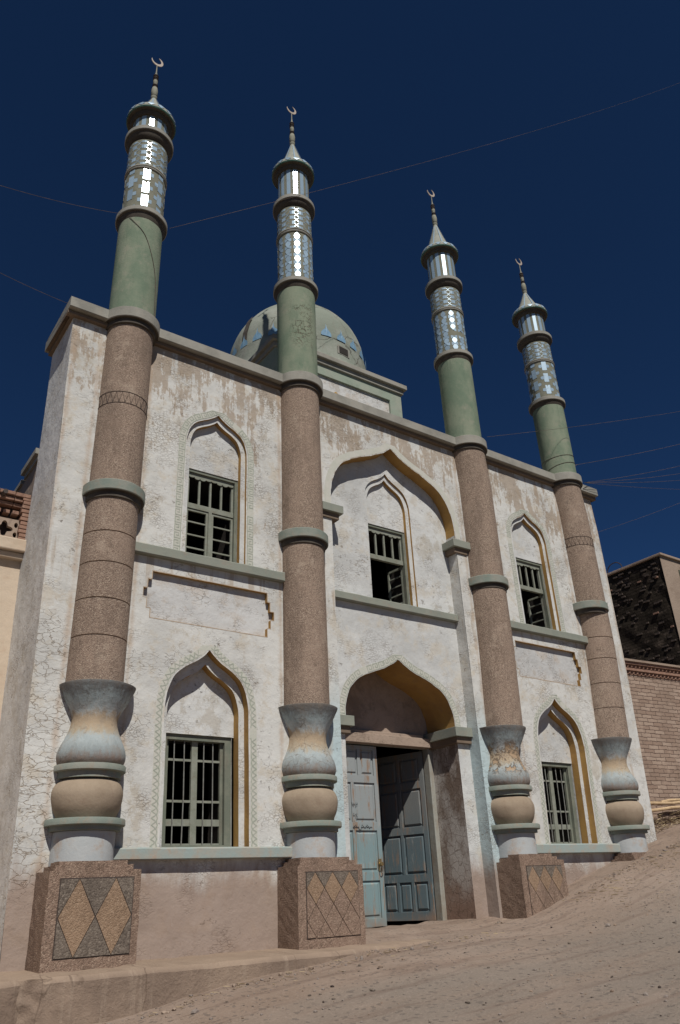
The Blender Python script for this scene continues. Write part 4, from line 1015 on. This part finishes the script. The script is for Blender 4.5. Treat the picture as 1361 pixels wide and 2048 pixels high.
for r_, (z, pj) in enumerate(((5.44, .02), (5.58, .0), (5.655, .05), (5.73, .09))):
    x = 2.36
    while x > -6:
        L_ = .23 if r_ else .10
        b.box(x-L_+.008, x, y0-pj+random.uniform(-.008, .008), y0+.12, z+random.uniform(0, .006), z+.062, 'brickp'); x -= L_+(.0 if r_ else .03)
b.build('brick_coping', nb, bevel=.006)
for k in range(3):
    xc = 2.055-k*.62
    pts = []
    for a in range(48):
        t = 2*PI*a/48; r_ = .098*(1+.30*math.cos(4*t)); pts.append((xc+r_*math.cos(t), 5.19+r_*math.sin(t)))
    sq = [(xc-.22, 5.0), (xc+.22, 5.0), (xc+.22, 5.36), (xc-.22, 5.36)]
    small = []
    for sx in (-1, 1):
        for sz in (-1, 1): small.append([(xc+sx*.165+.028*math.cos(t), 5.19+sz*.08+.045*math.sin(t)) for t in [2*PI*j/10 for j in range(10)]])
    b = MB(); b.slab(sq, y0-.01, y0+.06, 'mud', [pts]+small); b.build('pierced_rosette', nb)
b = MB(); b.tube([(1.96, y0-.22, 5.70), (1.96, y0+.5, 5.78)], .035, 'pipe', 12); b.build('drain_spout', nb, smooth=True)

# ------------------------------------------------------------------ brick wall on the right
bw = empty('brick_wall', (16.3, 1.0, 1.0)); tag(bw, 'reddish mud brick yard wall with toothed coping right of the mosque', 'wall')
def by(x): return 1.0-.10*(x-16.3)
def brun(b, x0, x1, f, t, z0, z1, mat):
    b.mesh([(x0, by(x0)-f, z0), (x1, by(x1)-f, z0), (x1, by(x1)+t, z0), (x0, by(x0)+t, z0), (x0, by(x0)-f, z1), (x1, by(x1)-f, z1), (x1, by(x1)+t, z1), (x0, by(x0)+t, z1)], [(0, 3, 2, 1), (4, 5, 6, 7), (0, 1, 5, 4), (1, 2, 6, 5), (2, 3, 7, 6), (3, 0, 4, 7)], mat)
b = MB(); brun(b, 14.75, 30, 0, .3, -1, 4.46, 'brick'); b.build('wall', bw)
b = MB()
brun(b, 14.75, 30, .02, .3, 4.46, 4.475, 'brickp')
for lvl, (z, f) in enumerate(((4.48, .06), (4.62, .10))):
    x = 14.8+lvl*.06
    while x < 23:
        zz = z; w_ = .062
        b.mesh([(x, by(x)-.0, zz), (x+w_, by(x)-f, zz), (x+2*w_, by(x), zz), (x, by(x), zz+.065), (x+w_, by(x)-f, zz+.065), (x+2*w_, by(x), zz+.065)], [(0, 1, 4, 3), (1, 2, 5, 4), (0, 2, 1), (3, 4, 5)], 'brickp'); x += .135
    brun(b, 14.75, 30, f+.01, .3, zz+.067, zz+.125, 'brickp')
brun(b, 14.75, 30, -.02, .3, 4.475, 4.62, 'brick'); brun(b, 14.75, 30, .15, .3, 4.748, 4.80, 'mud'); b.build('toothed_coping', bw, merge=False)

# ------------------------------------------------------------------ tall building behind it
hb = empty('tall_house', (25.8, 5, 1)); tag(hb, 'tall house with nearly black side wall and mud rendered front behind the brick wall', 'house')
b = MB(); nz, ny = 60, 60
rows = []
for k in range(nz+1):
    z = 0+11.06*k/nz; rows.append([(25.83+.05*mnoise.noise(Vector((z*2, (5+10*j/ny)*2, 0))), 5.0+10*j/ny, z-.10*(j/ny)) for j in range(ny+1)])
b.grid(rows, 'nearblack'); b.build('side_wall', hb)
b = MB(); rag = [(25.83+.06+.11*mnoise.noise(Vector((0, k*.8, 3)))+ (.12 if k % 5 == 0 else 0), 11.06*k/60) for k in range(61)]
b.plate([(25.80, 0)]+[(25.80, 11.06), (36, 11.3), (36, 0)], [], 4.99, 'mud'); b.build('front_wall', hb)
b = MB(); b.box(25.75, 36, 4.9, 15, 11.04, 11.14, 'mud'); b.build('roof_edge', hb, bevel=.02)
b = MB()
for k in range(190):
    yy = 5.05+random.random()*5; zz = random.choice([random.uniform(8.8, 10.9), random.uniform(6.5, 10.9)]); l_ = random.uniform(.10, .24)
    b.box(25.83-random.uniform(.02, .06), 25.9, yy, yy+l_, zz, zz+.06, 'brickp' if random.random() < .06 else 'nearblack2')
b.build('projecting_bricks', hb, merge=False)['kind'] = 'stuff'
b = MB(); b.box(26.85, 27.4, 4.93, 4.985, 10.15, 10.65, 'woodgreen'); b.box(26.92, 27.33, 4.91, 4.93, 10.22, 10.58, 'dark'); b.tube([(26.9, 4.9, 10.75), (27.25, 4.9, 10.05)], .03, 'mud', 6); b.build('window', hb)
b = MB(); b.tube([(26.9, 4.95, 9.9), (27.2, 4.93, 9.75), (27.25, 4.93, 8.9)], .03, 'beadd', 6); b.build('loose_cable', hb)
b = MB(); b.tube([(25.8, 7.0+.35*math.cos(t), 11.15+.32*math.sin(t)) for t in [PI*j/10 for j in range(11)]], .02, 'beadd', 6); b.build('roof_hoop', hb)
b = MB(); b.box(25.5, 26.6, 10.6, 11.8, 11.0, 11.55, 'nearblack'); b.box(25.35, 26.7, 10.4, 12.0, 11.55, 11.68, 'beadd'); b.build('chimney', hb)

# ------------------------------------------------------------------ poles, straw, stones
for (a, bq, r_, lab) in (((15.5, .62, 1.36), (21.5, .2, 1.72), .034, 'lowest of the three pale peeled poles lying along the foot of the brick wall'),
                        ((15.4, .80, 1.47), (21.5, .32, 1.80), .036, 'middle of the three pale peeled poles lying along the foot of the brick wall'),
                        ((16.25, .80, 1.53), (21, .35, 2.05), .030, 'topmost and shortest pale peeled pole leaning on the brick wall')):
    b = MB(); A = Vector(a); B_ = Vector(bq); N = 16
    b.tube([A.lerp(B_, k/N)+Vector((0, .02*mnoise.noise(Vector((k*.5, a[2]*9, 0))), .05*mnoise.noise(Vector((k*.45, a[2]*7, 3))))) for k in range(N+1)], [r_*(1-.3*k/N) for k in range(N+1)], 'stick', 9)
    tag(b.build('wooden_pole', smooth=True), lab, 'pole', 'poles lying by the brick wall')
b = MB()
for k in range(900):
    x = random.uniform(15.2, 19.5); y = by(x)-random.uniform(.05, .75)**1.0; t = (by(x)-y)
    z = gz(x, y)+max(0, .30-.38*t)*random.random()+.02; a = random.gauss(.15, .5); l_ = random.uniform(.06, .22)
    d = Vector((math.cos(a), math.sin(a)*.6, random.uniform(-.2, .35)))*l_; r_ = random.uniform(.003, .008)
    b.tube([(x, y, z), Vector((x, y, z))+d], r_, 'straw', 3)
tag(b.build('brushwood_heap', merge=False), 'loose heap of straw and twigs at the foot of the brick wall', 'straw', kind='stuff')
b = MB()
for k in range(260):
    x = random.uniform(10.8, 16); y = -random.uniform(.5, 1.0)**1.0*(1.3)-.1 if random.random() < .7 else -random.uniform(.6, 2.2)
    z = gz(x, y)+.012; a = random.gauss(.2, .8); l_ = random.uniform(.05, .17); d = Vector((math.cos(a), math.sin(a), random.uniform(-.05, .08)))*l_
    b.tube([(x, y, z), Vector((x, y, z))+d], random.uniform(.0025, .006), 'straw', 3)
for k in range(90):
    x = random.uniform(3.5, 9); y = -1.18-abs(random.gauss(0, .18)); z = gz(x, y)+.008; a = random.uniform(0, PI); l_ = random.uniform(.03, .10)
    b.tube([(x, y, z), Vector((x+math.cos(a)*l_, y+math.sin(a)*l_, z+.004))], random.uniform(.002, .004), 'straw', 3)
tag(b.build('straw_litter', merge=False), 'bits of straw and twig scattered on the earth along the mosque front', 'straw', kind='stuff')
def pebble_mesh(b, c, r, mat):
    ico = [(0, 0, 1), (.89, 0, .45), (.28, .85, .45), (-.72, .53, .45), (-.72, -.53, .45), (.28, -.85, .45), (.72, .53, -.45), (-.28, .85, -.45), (-.89, 0, -.45), (-.28, -.85, -.45), (.72, -.53, -.45), (0, 0, -1)]
    fs = [(0, 1, 2), (0, 2, 3), (0, 3, 4), (0, 4, 5), (0, 5, 1), (1, 6, 2), (2, 7, 3), (3, 8, 4), (4, 9, 5), (5, 10, 1), (6, 7, 2), (7, 8, 3), (8, 9, 4), (9, 10, 5), (10, 6, 1), (6, 11, 7), (7, 11, 8), (8, 11, 9), (9, 11, 10), (10, 11, 6)]
    sx, sy, sz = random.uniform(.7, 1.3), random.uniform(.7, 1.3), random.uniform(.4, .8)
    b.mesh([(c[0]+p[0]*r*sx*random.uniform(.8, 1.15), c[1]+p[1]*r*sy*random.uniform(.8, 1.15), c[2]+p[2]*r*sz) for p in ico], fs, mat)
b = MB()
for k in range(5200):
    x = random.uniform(2, 15.5); y = random.uniform(-6.2, -.9)
    if random.random() > .35+.65*(mnoise.noise(Vector((x*.5, y*1.1, 3)))+.35) : continue
    r_ = min(.03, .004+random.expovariate(1/.0045)); pebble_mesh(b, (x, y, gz(x, y)+r_*.2), r_, random.choice(['stone', 'stone', 'grey', 'concrete']))
for k in range(700):   # clods and crumbs gathered along the foot of the walls
    x = random.choice([random.uniform(7.2, 10.4), random.uniform(11.2, 14.6), random.uniform(2.5, 7.2)])
    y = (-.62 if x > 11 else .1 if x > 7.2 else -1.18)-abs(random.gauss(0, .16)); r_ = min(.035, .005+random.expovariate(1/.007)); pebble_mesh(b, (x, y, max(gz(x, y), -.6 if 7.2 < x < 10.2 and y > -.5 else -9)+r_*.3), r_, random.choice(['mud', 'concrete', 'mud', 'stone']))
for k in range(80):
    x = random.uniform(2.2, 15.5); y = random.uniform(-6.0, -1.0); r_ = random.uniform(.010, .022); pebble_mesh(b, (x, y, gz(x, y)+r_*.3), r_, random.choice(['beadd', 'stone', 'grey']))
tag(b.build('gravel', merge=False), 'loose gravel strewn over the dirt street', 'gravel', kind='stuff')
for (x, y, r_, lab) in ((3.95, -1.75, .045, 'flat pale stone on the dirt below the left end of the concrete platform'), (9.9, -2.2, .035, 'small dark stone alone on the dirt in front of the third pedestal')):
    b = MB(); pebble_mesh(b, (0, 0, 0), r_, 'stone'); o = b.build('stone', smooth=False); o.location = (x, y, gz(x, y)+r_*.3); tag(o, lab, 'stone')

# ------------------------------------------------------------------ wires
def wire(pts, sag, lab, r_=.006, group='wires strung from the minarets'):
    b = MB(); P = []
    r_ *= .8
    for (A, B_) in zip(pts, pts[1:]):
        A = Vector(A); B_ = Vector(B_)
        for k in range(24): t = k/24; P.append(A.lerp(B_, t)-Vector((0, 0, sag*4*t*(1-t))))
    P.append(Vector(pts[-1])); b.tube(P, r_, 'wire', 5); return tag(b.build('wire', smooth=True), lab, 'wire', group)
wire([(2.78, -.30, 10.56), (.5, -1.6, 8.66)], .06, 'thin wire leaving the leftmost minaret towards the left edge', .004)
wire([(3.62, -.34, 10.66), (28.7, -1.2, 34.05)], .35, 'long thin wire rising from the leftmost minaret to the upper right corner', .0042)
wire([(2.25, .1, 8.62), (.5, -1.6, 7.35)], .03, 'faint wire below, leaving the left parapet corner to the left edge', .004)
wire([(11.1, -.30, 8.77), (19.4, -1.0, 12.02)], .05, 'wire from the foot of the third minaret to the right edge', .0045)
cx4 = lerp_table(COLS[3]['xs'], 9)
loop = [cyl_pt(cx4, .383, math.radians(a), 9.10+.07*math.sin(math.radians(a))) for a in range(-120, 241, 12)]+[cyl_pt(cx4, .384, math.radians(a), 8.72+.30*(a+120)/200) for a in range(-120, 81, 12)]
b = MB(); b.tube(loop[:31], .005, 'wire', 5); b.tube(loop[31:], .005, 'wire', 5); A_ = Vector(loop[-1]); b.tube([A_, A_+Vector((.12, -.05, .06))], .005, 'wire', 5)
tag(b.build('wire', merge=False), 'wire looped twice round the green shaft of the rightmost minaret', 'wire', 'wires strung from the minarets')
cx1 = lerp_table(COLS[0]['xs'], 10); P1 = catmull([(-50, 10.62), (-37, 10.5), (-4, 10.2), (28, 9.63), (38, 9.33), (44, 8.9), (47, 8.6)], 5)
b = MB(); b.tube([cyl_pt(cx1, .385, math.radians(a), z) for a, z in P1], .005, 'wire', 5)
tag(b.build('wire'), 'dark cable running down the green shaft of the leftmost minaret', 'wire', 'wires strung from the minarets')
wire([(14.18, -.20, 9.02), (18.9, -1.0, 10.82)], .04, 'wire tied round the rightmost minaret going to the right edge', .005)
for B_, lab in (((18.58, -1.0, 10.03), 'upper wire of the bundle fanning right from the parapet end'), ((19.46, -.5, 10.24), 'second wire of the bundle fanning right from the parapet end'), ((22.4, 1.0, 11.52), 'third wire of the bundle fanning right from the parapet end'), ((24.24, 2.0, 12.08), 'lowest wire of the bundle fanning right from the parapet end')):
    wire([(14.32, -.25, 8.55), B_], .05, lab, .005)
wire([(15.5, 1.2, 7.9), (20.08, 0, 9.86)], .05, 'faint lone wire low in the sky above the tall dark house', .004)
